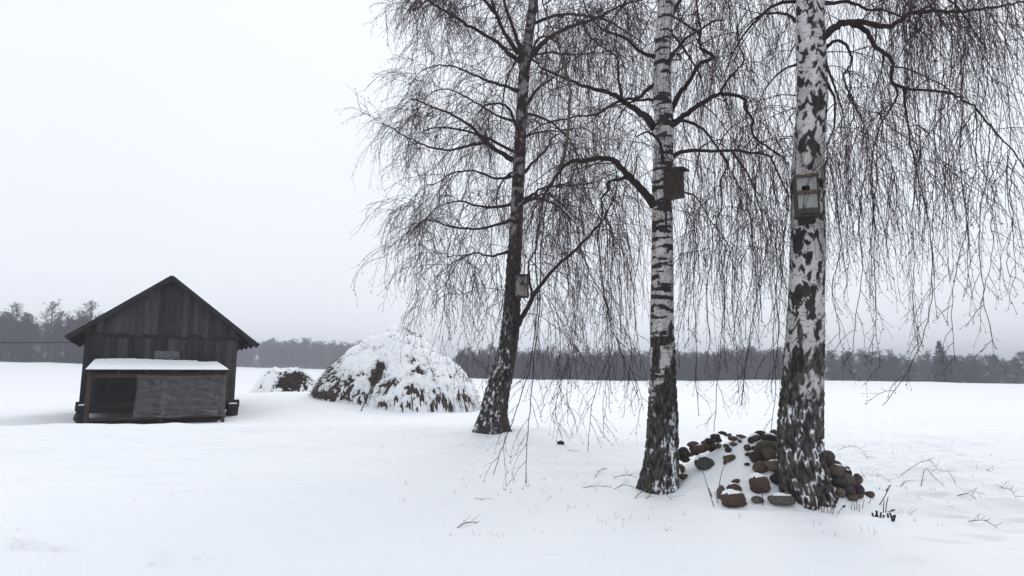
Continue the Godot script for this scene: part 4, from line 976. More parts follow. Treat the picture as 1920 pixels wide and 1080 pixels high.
func make_stones() -> void:
	var root := thing("stone_pile", "heap of rounded field stones half buried in snow between two birches", "stone pile", Vector3(3.55, ground_y(3.55, -8.9), -8.9))
	rng.seed = 31
	var shapes := []
	var caps := []
	for k in 7:
		shapes.append(stone_mesh(k * 7 + 1, false))
		caps.append(stone_mesh(k * 7 + 1, true))
	for s in STONES:
		var k := rng.randi() % 7
		var o := obj("stone", shapes[k], M["stone_" + s[5]], root, Vector3(s[0], s[1] + ground_y(s[0], s[2]) - s[7] + 0.015, s[2]) - root.position)
		var rz: float = (s[3] + s[4]) * 0.5 * rng.randf_range(0.9, 1.2)
		o.scale = Vector3(s[3], s[4], rz) * 1.05
		o.rotation = Vector3(rng.randf_range(-0.15, 0.15), rng.randf_range(-0.5, 0.5), rng.randf_range(-0.18, 0.18))
		if s[6] == 1:
			obj("snow_cap", caps[k], M.snow, o, Vector3(0, 0.05, -0.12))
	# the loose clod lying out in the field
	var cl := obj("stone", shapes[2], M.stone_db, null, Vector3(0.97, ground_y(0.97, -12.6) + 0.02, -12.6))
	cl.scale = Vector3(0.07, 0.05, 0.06)
	tag(cl, "single small dark clod lying alone on open snow", "stone")

# ---------------------------------------------------------------- haystack and heap
func stack_height(x: float, z: float) -> float:
	# local metres; two overlapping domes
	var a := 1.0 - pow(pow(absf(x - 0.25) / (4.25 if x < 0.25 else 3.6), 1.7 if x < 0.25 else 1.45) + pow(absf(z + 1.0) / 3.6, 1.9), 1.0)
	var b := 1.0 - pow(pow(absf(x - 1.8) / 2.35, 1.9) + pow(absf(z - 2.4) / 2.3, 2.1), 1.0)
	var ha := 3.35 * (signf(a) * pow(absf(a), 0.8)) if a > -0.6 else -1.5
	var hb := 2.4 * (signf(b) * pow(absf(b), 0.7)) if b > -0.6 else -1.5
	ha += 0.35 * n_big.get_noise_2d(x * 0.9 + 3.0, z * 0.9) * smoothstep(-0.1, 0.5, a)
	hb += 0.3 * n_big.get_noise_2d(x * 1.1 + 9.0, z * 1.1) * smoothstep(-0.1, 0.5, b)
	var k := 0.15
	var h := clampf(0.5 + 0.5 * (ha - hb) / k, 0.0, 1.0)
	return lerpf(hb, ha, h) + k * h * (1.0 - h)

func heap_height(x: float, z: float) -> float:
	var a := 1.0 - pow(absf(x) / 1.95, 2.0) - pow(absf(z) / 1.6, 2.0)
	return (1.3 + 0.5 * n_big.get_noise_2d(x * 1.6 + 5.0, z * 1.6)) * signf(a) * pow(absf(a), 0.85) if a > -0.6 else -0.8

func mound(root: Node3D, heap: bool, half: Vector2, step: float) -> void:
	var hay := PackedVector3Array()
	var snow := PackedVector3Array()
	var nx := int(half.x * 2 / step)
	var nz := int(half.y * 2 / step)
	var straw := Bag.new()
	var straw_d := Bag.new()
	rng.seed = 77 if heap else 78
	for j in nz + 1:
		for i in nx + 1:
			var x := -half.x + i * step
			var z := -half.y + j * step
			var h := heap_height(x, z) if heap else stack_height(x, z)
			var h2 := heap_height(x, z + 0.2) if heap else stack_height(x, z + 0.2)
			var h3 := heap_height(x + 0.2, z) if heap else stack_height(x + 0.2, z)
			var nrm := Vector3(-(h3 - h) / 0.2, 1.0, -(h2 - h) / 0.2).normalized()
			var gy := ground_y(root.position.x + x, root.position.z + z) - root.position.y
			h = maxf(h + gy, gy - 0.5)
			var n1 := n_big.get_noise_3d(x * 2.2 + 9.0, h * 2.6, z * 2.2)
			var n2 := n_mid.get_noise_3d(x * 5.0 + h * 2.0, h * 3.0 - x * 1.5, z * 5.0)
			var n3 := n_fine.get_noise_3d(x * 9.0, h * 7.0, z * 9.0)
			var lump := nrm * (0.07 * n1 + 0.04 * n3)
			var p := Vector3(x, h, z) + lump
			hay.append(p)
			# how much snow holds here: less where it is steep, in tufts and along the foot
			var n4 := n_fine.get_noise_3d(x * 5.0 - h * 5.0, h * 2.2 + x * 1.6, z * 5.0)
			var n5 := n_fine.get_noise_3d(x * 16.0 - h * 9.0, h * 7.0 + x * 5.0, z * 16.0)
			var front := z > 0.9 and x > -0.6
			var cx := 1.8 if front else 0.1
			var cz := 2.4 if front else -1.0
			if heap:
				cx = 0.0
				cz = 0.0
			# tufts of straw run down the slope
			var ang := atan2(x - cx, z - cz) + 0.25 * n1
			var out := Vector2(x - cx, z - cz).length()
			var run := n_fine.get_noise_2d(ang * 22.0, (out - h) * 2.6 + (40.0 if front else 0.0))
			var keep := 0.05 + 0.05 * (nrm.y - 0.55) + 0.12 * n1 + 0.07 * n2 + 0.05 * n3 + 0.08 * n4 + 0.1 * n5 + 0.1 * n_fine.get_noise_3d(x * 30.0 - h * 14.0, h * 16.0 + x * 9.0, z * 30.0) + 0.06 * run + 0.06 * smoothstep(1.0, 2.6, h)
			if heap:
				keep += 0.03 - 0.34 * exp(-pow((x - 0.65) / 0.6, 2.0) - pow((h - 0.6) / 0.45, 2.0))
			else:
				keep -= 0.085 * smoothstep(-1.2, -3.6, x) * (1.0 - smoothstep(1.6, 2.6, h))
				keep -= 0.4 * exp(-pow((x + 0.3) / 0.22, 2.0) - pow((h - 1.2) / 0.55, 2.0)) * smoothstep(0.5, 1.5, z)
				keep -= 0.02 * (1.0 - smoothstep(0.2, 1.1, h)) - 0.1 * (1.0 - smoothstep(gy, gy + 0.12, h))
				keep -= 0.07 * exp(-pow((x - 0.6) / 0.9, 2.0)) * smoothstep(2.7, 3.3, h)
			keep = clampf(keep, -0.1, 0.06)
			snow.append(Vector3(x, h, z) + lump + nrm * keep)
			if keep < 0.05 and h > gy + 0.03 and nrm.y < 0.995:
				for q in (2 if keep < 0.0 else 1):
					if rng.randf() < 0.6:
						var down := Vector3(nrm.x, -0.9 + nrm.y * 0.3, nrm.z) * 0.6 + nrm * rng.randf_range(0.0, 0.8) + Vector3(rng.randfn(), rng.randfn() * 0.5, rng.randfn()) * 0.55
						var l := rng.randf_range(0.1, 0.36) * (0.6 if heap else 1.0)
						var s := p + Vector3(rng.randf_range(-1, 1), rng.randf_range(-0.6, 0.6), rng.randf_range(-1, 1)) * step * 0.6
						var e := s + down.normalized() * l
						var w := down.cross(nrm).normalized() * 0.012
						var bag := straw_d if rng.randf() < 0.55 else straw
						bag.tri(s - w, e, s + w)
						var u := nrm * 0.012
						bag.tri(s - u, e, s + u)
	obj("dung" if heap else "hay", grid_mesh(hay, nz + 1, nx + 1, false), M.dung if heap else M.hay, root)
	obj("snow_cover", grid_mesh(snow, nz + 1, nx + 1, false), M.snow, root)
	var a := obj("straw", straw.mesh(), M.straw, root)
	a.set_meta("kind", "stuff")
	var b := obj("dark_straw", straw_d.mesh(), M.straw_dark, root)
	b.set_meta("kind", "stuff")

func make_stacks() -> void:
	var r := thing("haystack", "broad snowy haystack with brown hay showing and a lower lobe in front", "haystack", Vector3(-5.55, ground_y(-5.55, -29.2), -29.2))
	mound(r, false, Vector2(5.0, 5.3), 0.052)
	var h := thing("manure_heap", "small snowy heap with dark brown open side behind the barn's right corner", "heap", Vector3(-13.0, ground_y(-13.0, -36.0), -36.0))
	mound(h, true, Vector2(2.3, 2.1), 0.06)
	# long-handled hook leaning against the front lobe
	var foot := Vector3(-5.9, ground_y(-5.9, -24.4), -24.4)
	var f := thing("hay_hook", "long thin handled hay hook leaning against the snowy haystack", "hay hook", foot)
	var top := Vector3(0.55, 1.67, -0.8)
	var b := Bag.new()
	b.tube(PackedVector3Array([Vector3(0, -0.08, 0), top * 0.5 + Vector3(0.01, -0.02, 0), top]), 0.021, 0.018, 8)
	obj("handle", b.mesh(), M.dark_weed, f)
	b = Bag.new()
	b.tube(PackedVector3Array([top + Vector3(-0.16, 0.06, 0.02), top + Vector3(-0.06, 0.075, 0), top + Vector3(0.06, 0.05, 0), top + Vector3(0.2, -0.02, -0.02), top + Vector3(0.3, -0.1, -0.04)]), 0.028, 0.014, 6)
	b.tube(PackedVector3Array([top + Vector3(0, -0.04, 0), top + Vector3(0, 0.07, 0)]), 0.03, 0.03, 8)
	obj("hook_head", b.mesh(), M.dark_weed, f)

# ---------------------------------------------------------------- barn and pen
const YB := 0.15
func roof_y(x: float) -> float:
	return lerpf(4.83, 2.72, (0.12 - x) / 2.74) - YB if x < 0.12 else lerpf(4.83, 2.6, (x - 0.12) / 2.84) - YB

func plank(parent: Node, x0: float, x1: float, y0: float, t0: float, t1: float, z: float, m: Material, thick := 0.025) -> void:
	var b := Bag.new()
	var c := Vector3((x0 + x1) * 0.5, y0, z)
	b.hexa([Vector3(x0, y0, z + thick) - c, Vector3(x1, y0, z + thick) - c, Vector3(x1, y0, z) - c, Vector3(x0, y0, z) - c, Vector3(x0, t0, z + thick) - c, Vector3(x1, t1, z + thick) - c, Vector3(x1, t1, z) - c, Vector3(x0, t0, z) - c])
	obj("plank", b.mesh(), m, parent, c)

func make_barn() -> void:
	var root := thing("barn", "small dark weathered plank barn with steep gable and wide eaves", "barn", Vector3(-11.743, YB, -20.8), deg_to_rad(32))
	rng.seed = 12
	var wall := Node3D.new()
	wall.name = "front_wall"
	root.add_child(wall)
	var flip := false
	var x := -2.12
	while x < 2.28:
		var w := rng.randf_range(0.14, 0.22)
		var x1 := minf(x + w, 2.3)
		flip = not flip
		var added_gap := x > -1.85 and x1 < 0.3  # opening added in the planks so the space behind the pen goes dark
		plank(wall, x - 0.008, x1 + 0.008, 1.5 if added_gap else 0.33 + rng.randf_range(-0.02, 0.03), 2.86, 2.86, (0.016 if flip else -0.012) + rng.randf_range(-0.004, 0.004), M.planks[rng.randi() % 6])
		x = x1
	var gable := Node3D.new()
	gable.name = "gable"
	root.add_child(gable)
	x = -2.2
	while x < 2.4:
		var w := rng.randf_range(0.13, 0.22)
		var x1 := minf(x + w, 2.42)
		if x < 0.12 and x1 > 0.12:
			x1 = 0.12
		var low := 2.72 + 0.035 * sin(x * 9.0) + rng.randf_range(-0.03, 0.03)
		flip = not flip
		plank(gable, x - 0.006, x1 + 0.006, low, maxf(roof_y(x) - 0.03, low + 0.02), maxf(roof_y(x1) - 0.03, low + 0.02), (0.092 if flip else 0.064) + rng.randf_range(-0.005, 0.005), M.planks[rng.randi() % 6])
		x = x1
	box_part("floor", Vector3(-2.1, 0.2, -5.9), Vector3(2.28, 0.3, -0.03), M.earth, root)  # unseen panel added to stop light coming in under the walls
	box_part("tie_beam", Vector3(-2.15, 2.6, 0.03), Vector3(2.33, 2.74, 0.06), M.beam, root)
	# side and back walls
	for s in [[-2.12, 1], [2.3, -1]]:
		var side := Node3D.new()
		side.name = "side_wall"
		root.add_child(side, true)
		var z := -0.02
		while z > -5.9:
			var w := rng.randf_range(0.2, 0.3)
			box_part("plank", Vector3(s[0] - (0.03 if s[1] == 1 else 0.0), 0.3, z - w), Vector3(s[0] + (0.0 if s[1] == 1 else 0.03), 2.5, z), M.planks[rng.randi() % 6], side)
			z -= w
	var back := Node3D.new()
	back.name = "back_wall"
	root.add_child(back)
	x = -2.1
	while x < 2.28:
		var x1 := minf(x + 0.26, 2.29)
		flip = not flip
		plank(back, x - 0.01, x1 + 0.01, 0.3, roof_y(x) - 0.06, roof_y(x1) - 0.06, -5.95 if flip else -5.985, M.planks[rng.randi() % 6])
		x = x1
	box_part("corner_post", Vector3(2.2, 0.36, 0.03), Vector3(2.33, 2.6, 0.07), M.planks[3], root)
	box_part("corner_post", Vector3(-2.15, 0.36, 0.03), Vector3(-2.03, 2.6, 0.065), M.planks[2], root)
	box_part("board_patch", Vector3(-0.21, 1.93, 0.04), Vector3(0.52, 2.19, 0.062), M.grey_board, root)
	# sill logs on corner stones
	for e in [0.0, -5.7]:
		var b := Bag.new()
		b.tube(PackedVector3Array([Vector3(-2.24, 0.42, e - 0.06), Vector3(0, 0.4, e - 0.06), Vector3(2.5, 0.4, e - 0.06)]), 0.15, 0.14, 10)
		obj("sill_log", b.mesh(), M.beam, root)
	for s in [[-2.05, 0.0], [2.3, 0.0], [-2.2, -5.7], [2.35, -5.7], [0.1, -5.7]]:
		var st := obj("corner_stone", stone_mesh(61, false), M.stone_dg, root, Vector3(s[0], 0.1, s[1] - 0.08))
		st.scale = Vector3(0.2, 0.22, 0.2)
	for e in [[-2.06, 0.36, 0.22], [2.24, 0.3, 0.12]]:
		var bl := box_part("sill_block", Vector3(e[0] - 0.13, e[1] - 0.12, 0.05), Vector3(e[0] + 0.2, e[1] + 0.1, 0.32), M.beam, root)
		var cap := Bag.new()
		cap.hexa([Vector3(-0.15, 0.108, 0.12), Vector3(0.14, 0.108, 0.12), Vector3(0.15, 0.108, -0.1), Vector3(-0.14, 0.108, -0.1), Vector3(-0.1, 0.15, 0.08), Vector3(0.1, 0.145, 0.08), Vector3(0.1, 0.15, -0.06), Vector3(-0.1, 0.15, -0.06)])
		obj("snow_cap", cap.mesh(), M.snow, bl)
	for e in [[-2.1, 2.76], [2.28, 2.66]]:
		var b := Bag.new()
		b.tube(PackedVector3Array([Vector3(e[0], e[1], -6.1), Vector3(e[0], e[1], 0.3)]), 0.085, 0.085, 10)
		b.tube(PackedVector3Array([Vector3(e[0], e[1], 0.29), Vector3(e[0], e[1], 0.302)]), 0.085, 0.002, 10)
		obj("purlin", b.mesh(), M.beam, root)
	# roof: corrugated sheets over rafters and battens
	for side in [[0.12, 4.83, -2.64, 2.7], [0.12, 4.83, 2.98, 2.58]]:
		var slope := Node3D.new()
		slope.name = "roof_slope"
		root.add_child(slope, true)
		var a := Vector3(side[0], side[1] - YB, 0)
		var e := Vector3(side[2], side[3] - YB, 0)
		var d := (e - a)
		var up := Vector3(-d.y, d.x, 0).normalized()
		if up.y < 0:
			up = -up
		for sheet in 3:
			var p := PackedVector3Array()
			var rows := 2
			var z0 := 0.42 - sheet * 2.3
			var cols := 74
			for r in 3:
				for c in cols:
					var z := z0 - 2.34 * c / (cols - 1)
					p.append(a + d * (1.0 - r * 0.5) * 1.0 + up * (0.045 + 0.014 * sin(z * TAU / 0.14) + sheet * 0.006) + Vector3(0, 0, z))
			var pm := grid_mesh(p, 3, cols, false)
			obj("roof_sheet", pm, M.roof, slope)
		for k in 7:
			var z := 0.3 - k * 1.05
			var b := Bag.new()
			b.hexa([a + up * -0.1 + Vector3(0, 0, z), a + up * -0.1 + Vector3(0, 0, z - 0.07), e + up * -0.1 + Vector3(0, 0, z - 0.07), e + up * -0.1 + Vector3(0, 0, z), a + up * 0.005 + Vector3(0, 0, z), a + up * 0.005 + Vector3(0, 0, z - 0.07), e + up * 0.005 + Vector3(0, 0, z - 0.07), e + up * 0.005 + Vector3(0, 0, z)])
			obj("rafter", b.mesh(), M.beam, slope)
		for k in 8:
			var t := (k + 0.5) / 8.0
			var q := a + d * t
			var b := Bag.new()
			var w := d.normalized() * 0.07
			b.hexa([q - w + up * 0.006 + Vector3(0, 0, 0.4), q + w + up * 0.006 + Vector3(0, 0, 0.4), q + w + up * 0.006 + Vector3(0, 0, -6.4), q - w + up * 0.006 + Vector3(0, 0, -6.4), q - w + up * 0.029 + Vector3(0, 0, 0.4), q + w + up * 0.029 + Vector3(0, 0, 0.4), q + w + up * 0.029 + Vector3(0, 0, -6.4), q - w + up * 0.029 + Vector3(0, 0, -6.4)])
			obj("batten", b.mesh(), M.beam, slope)
		var bb := Bag.new()
		bb.hexa([a + up * -0.1 + Vector3(0, 0, 0.43), a + up * -0.1 + Vector3(0, 0, 0.405), e + up * -0.09 + Vector3(0, 0, 0.405), e + up * -0.09 + Vector3(0, 0, 0.43), a + up * 0.035 + Vector3(0, 0, 0.43), a + up * 0.035 + Vector3(0, 0, 0.405), e + up * 0.035 + Vector3(0, 0, 0.405), e + up * 0.035 + Vector3(0, 0, 0.43)])
		obj("barge_board", bb.mesh(), M.planks[2], slope)
		# thin snow lying on the slope, short of its edges
		var sp := PackedVector3Array()
		for r in 15:
			for c in 33:
				var t := 0.06 + 0.9 * r / 14.0
				var z := 0.2 - 6.4 * c / 32.0
				var edge := minf(minf(r, 14 - r), minf(c, 32 - c))
				sp.append(a + d * (1.0 - t) + up * (0.035 + 0.045 * minf(edge, 1.0) + 0.02 * n_mid.get_noise_2d(t * 40.0, z * 6.0)) + Vector3(0, 0, z))
		obj("snow_layer", grid_mesh(sp, 15, 33, false), M.snow, slope)

	# pen in front of the barn
	var pen := thing("animal_pen", "low netting pen with snowy lean-to roof and torn plastic sheet before the barn", "pen", root.position, root.rotation.y)
	var y := func(v: float) -> float: return v - YB
	box_part("post", Vector3(-1.95, y.call(-0.1), 1.44), Vector3(-1.83, y.call(1.62), 1.54), M.frame, pen)
	box_part("post", Vector3(1.76, y.call(-0.1), 1.44), Vector3(1.86, y.call(1.58), 1.54), M.frame, pen)
	box_part("post", Vector3(0.02, y.call(-0.1), 1.4), Vector3(0.11, y.call(1.5), 1.48), M.frame, pen)
	box_part("top_rail", Vector3(-1.828, y.call(1.47), 1.45), Vector3(1.758, y.call(1.6), 1.52), M.frame, pen)
	box_part("bottom_rail", Vector3(-1.828, y.call(0.2), 1.45), Vector3(1.758, y.call(0.29), 1.52), M.frame, pen)
	for k in 6:
		box_part("side_board", Vector3(-1.9, y.call(0.16 + k * 0.25), 0.1), Vector3(-1.875, y.call(0.4 + k * 0.25), 1.43), M.planks[k % 6], pen)
		box_part("side_board", Vector3(1.8, y.call(0.16 + k * 0.25), 0.1), Vector3(1.825, y.call(0.4 + k * 0.25), 1.43), M.planks[(k + 2) % 6], pen)
	box_part("floor", Vector3(-1.87, y.call(0.1), 0.16), Vector3(1.79, y.call(0.19), 1.43), M.earth, pen)
	for q in [[1.12, 0.7, -0.95, 1.75], [0.62, 0.55, -0.9, 1.75]]:
		box_part("perch", Vector3(q[2], y.call(q[0]), q[1]), Vector3(q[3], y.call(q[0] + 0.045), q[1] + 0.05), M.frame, pen)
	for k in 6:
		var rx := -1.9 + k * 0.74
		var b := Bag.new()
		b.tube(PackedVector3Array([Vector3(rx, y.call(1.9), 0.09), Vector3(rx, y.call(1.645), 1.66)]), 0.05, 0.05, 8)
		b.tube(PackedVector3Array([Vector3(rx, y.call(1.646), 1.655), Vector3(rx, y.call(1.644), 1.662)]), 0.05, 0.002, 8)
		obj("rafter", b.mesh(), M.beam, pen)
	for k in 7:
		var z0 := 0.12 + k * 0.225
		var f0 := lerpf(1.965, 1.695, k / 7.0)
		var f1 := lerpf(1.965, 1.695, (k + 1) / 7.0)
		var sl := (1.58 - k * 0.0)
		var b := Bag.new()
		var xl := lerpf(-1.9, -2.02, k / 7.0)
		var xr := lerpf(1.72, 1.9, k / 7.0)
		b.hexa([Vector3(xl, y.call(f1), z0 + 0.222), Vector3(xr, y.call(f1), z0 + 0.222), Vector3(xr, y.call(f0), z0), Vector3(xl, y.call(f0), z0), Vector3(xl, y.call(f1 + 0.02), z0 + 0.222), Vector3(xr, y.call(f1 + 0.02), z0 + 0.222), Vector3(xr, y.call(f0 + 0.02), z0), Vector3(xl, y.call(f0 + 0.02), z0)])
		obj("roof_board", b.mesh(), M.planks[k % 5], pen)
	var sn := PackedVector3Array()
	for r in 15:
		for c in 61:
			var t := r / 14.0
			var u := c / 60.0
			var edge := minf(1.0, minf(minf(r, 14 - r) / 1.5, minf(c, 60 - c) / 2.0))
			var xx := lerpf(lerpf(-1.88, -2.0, t), lerpf(1.7, 1.88, t), u)
			var th := 0.085 * pow(edge, 0.5) + 0.018 * n_mid.get_noise_2d(u * 60.0, t * 20.0) * edge
			th += 0.05 * exp(-pow((u - 0.25) / 0.25, 2.0)) * edge * (1.0 - t)
			sn.append(Vector3(xx, y.call(lerpf(1.985, 1.715, t)) + th + 0.004, 0.13 + 1.56 * t + (0.014 * n_mid.get_noise_1d(u * 300.0) if r == 14 else 0.0)))
	obj("snow_layer", grid_mesh(sn, 15, 61, false), M.snow, pen)
	var lb := Bag.new()
	lb.hexa([Vector3(1.05, y.call(1.99), 0.62), Vector3(1.62, y.call(2.0), 0.56), Vector3(1.62, y.call(2.05), 0.36), Vector3(1.05, y.call(2.04), 0.42), Vector3(1.05, y.call(2.02), 0.62), Vector3(1.62, y.call(2.03), 0.56), Vector3(1.62, y.call(2.08), 0.36), Vector3(1.05, y.call(2.07), 0.42)])
	obj("loose_board", lb.mesh(), M.planks[0], pen)
	# diamond netting
	var wire := Bag.new()
	var k2 := -1.4
	while k2 < 3.7:
		for s in [1, -1]:
			var p0 := Vector3(-1.83 + k2, y.call(0.28), 1.535)
			var p1 := Vector3(-1.83 + k2 + 1.24, y.call(1.52), 1.535)
			if s == -1:
				p0.y = y.call(1.52)
				p1.y = y.call(0.28)
			# clip to the frame
			var lo := maxf(0.0, (-1.83 - p0.x) / 1.24)
			var hi := minf(1.0, (1.76 - p0.x) / 1.24)
			if hi > lo + 0.02:
				wire.tube(PackedVector3Array([p0.lerp(p1, lo), p0.lerp(p1, hi)]), 0.0021, 0.0021)
		k2 += 0.085
	var wn := obj("wire_netting", wire.mesh(), M.wire, pen)
	wn.set_meta("kind", "stuff")
	# plastic sheet hung from the top rail
	var sh := PackedVector3Array()
	for r in 41:
		for c in 101:
			var u := c / 100.0
			var t := r / 40.0
			var xx := lerpf(-0.68, 1.84, u) + 0.02 * sin(t * 5.0) * (1.0 - u)
			var sag := 0.035 * sin(t * 26.0 + 3.0 * sin(u * 6.0)) * smoothstep(0.35, 1.0, u) * (1.0 - t)
			var rad := 0.03 * sin((u - 0.45) * 50.0 / (0.35 + t)) * exp(-t * 2.0)
			var flat := 0.012 * n_mid.get_noise_2d(u * 30.0, t * 50.0)
			sh.append(Vector3(xx, y.call(lerpf(1.57 - 0.05 * sin(u * PI), 0.26 + 0.03 * sin(u * 11.0), t)), 1.6 + sag * 1.2 + rad * 1.1 + flat * 1.5))
	# rows run downwards, so the face looks away from the pen
	var shm := PackedVector3Array()
	for r in 41:
		for c in 101:
			shm.append(sh[r * 101 + 100 - c])
	obj("plastic_sheet", grid_mesh(shm, 41, 101, false), M.sheet, pen)
	# supply cable running to the eave
	var cb := Bag.new()
	var p0 := root.transform * Vector3(-2.55, 2.6 - YB + 0.02, -1.2)
	var p1 := Vector3(-38.0, 3.9, -26.0)
	var cp := PackedVector3Array()
	for k in 25:
		var t := k / 24.0
		cp.append(p0.lerp(p1, t) - Vector3(0, 0.55 * 4.0 * t * (1.0 - t), 0) * 0.6)
	cb.tube(cp, 0.016, 0.016, 6)
	tag(obj("power_cable", cb.mesh(), M.cable), "thin black cable running to the eave of the barn", "cable")

# ---------------------------------------------------------------- far woods
func far_branch(bag: Bag, tw: Bag, p: Vector3, d: Vector3, l: float, r: float, depth: int) -> void:
	var mid := p + d * l * 0.5 + Vector3(rng.randfn(), rng.randfn(), rng.randfn()) * l * 0.05
	var d2 := (d + Vector3(rng.randfn(), rng.randfn() * 0.5 + 0.25, rng.randfn()) * 0.18).normalized()
	var e := mid + d2 * l * 0.5
	(bag if depth < 2 else tw).tube(PackedVector3Array([p, mid, e]), r, r * 0.5)
	if depth >= 4:
		return
	var n: int = [0, 4, 4, 4][depth] if depth > 0 else 9
	for k in n:
		var t := rng.randf_range(0.25, 1.0)
		var q := p.lerp(mid, t * 2.0) if t < 0.5 else mid.lerp(e, t * 2.0 - 1.0)
		var nd := side_dir(d2, 0.5, 0.12)
		far_branch(bag, tw, q, nd, l * rng.randf_range(0.4, 0.62), maxf(r * 0.42, 0.017), depth + 1)

func bare_proto(h: float, spread: float) -> Node3D:
	var root := Node3D.new()
	var bag := Bag.new()
	var tw := Bag.new()
	var pts := PackedVector3Array()
	var x := Vector3.ZERO
	for k in 8:
		pts.append(x + Vector3(0, -0.3 if k == 0 else 0.0, 0))
		x += Vector3(rng.randfn() * 0.12, h / 7.6, rng.randfn() * 0.12)
	bag.tube(pts, h * 0.012 + 0.03, 0.03, 5)
	for k in int(h * 4.5):
		var t := pow(rng.randf_range(0.06, 1.0), 0.8)
		var f := t * 7.0
		var p := pts[int(f) if f < 7 else 6].lerp(pts[mini(int(f) + 1, 7)], f - floorf(f))
		var a := rng.randf() * TAU
		var up := rng.randf_range(0.4, 1.7)
		far_branch(bag, tw, p, Vector3(cos(a), up, sin(a)).normalized(), spread * h * (0.25 + 0.75 * sin(PI * (0.22 + 0.72 * t))) * rng.randf_range(0.3, 0.55) + 0.4, 0.05, 1)
	obj("trunk", bag.mesh(), M.far_bark, root)
	obj("crown", tw.mesh(), M.far_twig, root)
	return root

func spruce_proto(h: float) -> Node3D:
	var root := Node3D.new()
	var bag := Bag.new()
	bag.tube(PackedVector3Array([Vector3(0, -0.3, 0), Vector3(0, h, 0)]), 0.16, 0.02, 6)
	obj("trunk", bag.mesh(), M.far_bark, root)
	var cr := Bag.new()
	var y := 0.5
	while y < h:
		var reach := (h - y) * 0.36 + 0.12
		for k in 11:
			var a := rng.randf() * TAU
			var r := reach * rng.randf_range(0.75, 1.1)
			var d := Vector3(cos(a), rng.randf_range(-0.25, 0.1), sin(a))
			var s := Vector3(-sin(a), 0, cos(a))
			var p := Vector3(0, y + rng.randf_range(-0.15, 0.15), 0)
			for q in 9:
				var t := (q + rng.randf()) / 9.0
				var b := p + d * r * t + Vector3(0, 0.25 * t * t, 0)
				var w := r * 0.3 * (1.1 - t) + 0.12
				for sg in [-1, 1]:
					cr.tri(b, b + s * sg * w + d * w * 0.5 + Vector3(0, -0.2 * w - 0.08, 0), b + d * 0.28 + Vector3(0, 0.03, 0))
				cr.tri(b - s * 0.05, b + Vector3(0, -0.3 * w - 0.12, 0) + d * 0.1, b + s * 0.05 + d * 0.15)
		y += 0.3
	obj("crown", cr.mesh(), M.needles, root)
	return root

func pine_proto(h: float) -> Node3D:
	var root := Node3D.new()
	var bag := Bag.new()
	bag.tube(PackedVector3Array([Vector3(0, -0.3, 0), Vector3(0.1, h * 0.5, 0), Vector3(0, h * 0.97, 0.1)]), 0.15, 0.04, 6)
	var cr := Bag.new()
	for k in 46:
		var t := pow(rng.randf(), 0.85)
		var a := rng.randf() * TAU
		var reach := h * (0.1 + 0.24 * sin(PI * clampf(0.18 + t * 0.8, 0, 1))) * rng.randf_range(0.5, 1.0)
		var c := Vector3(cos(a) * reach, h * (0.1 + 0.86 * t), sin(a) * reach)
		bag.tube(PackedVector3Array([Vector3(0, c.y - 0.4, 0), c]), 0.04, 0.02)
		var s := rng.randf_range(0.35, 0.75) * h / 7.0
		for q in 60:
			var o := Vector3(rng.randfn(), rng.randfn() * 0.6, rng.randfn()) * s * 0.55
			var e := o + (o.normalized() + Vector3(rng.randfn(), 0.6 + rng.randfn(), rng.randfn()) * 0.6) * 0.22
			var w := Vector3(rng.randfn(), rng.randfn(), rng.randfn()).normalized() * 0.075
			cr.tri(c + o - w, c + e, c + o + w)
	obj("trunk", bag.mesh(), M.far_bark, root)
	obj("crown", cr.mesh(), M.pine, root)
	return root

func place_tree(proto: Node3D, called: String, label: String, group: String, x: float, z: float, s: float) -> void:
	var o := proto.duplicate()
	o.name = numbered(called)
	add_child(o)
	o.position = Vector3(x, ground_y(x, z) - 0.02, z)
	o.rotation.y = rng.randf() * TAU
	o.scale = Vector3(s, s * rng.randf_range(0.95, 1.05), s)
	tag(o, label, "tree", group)

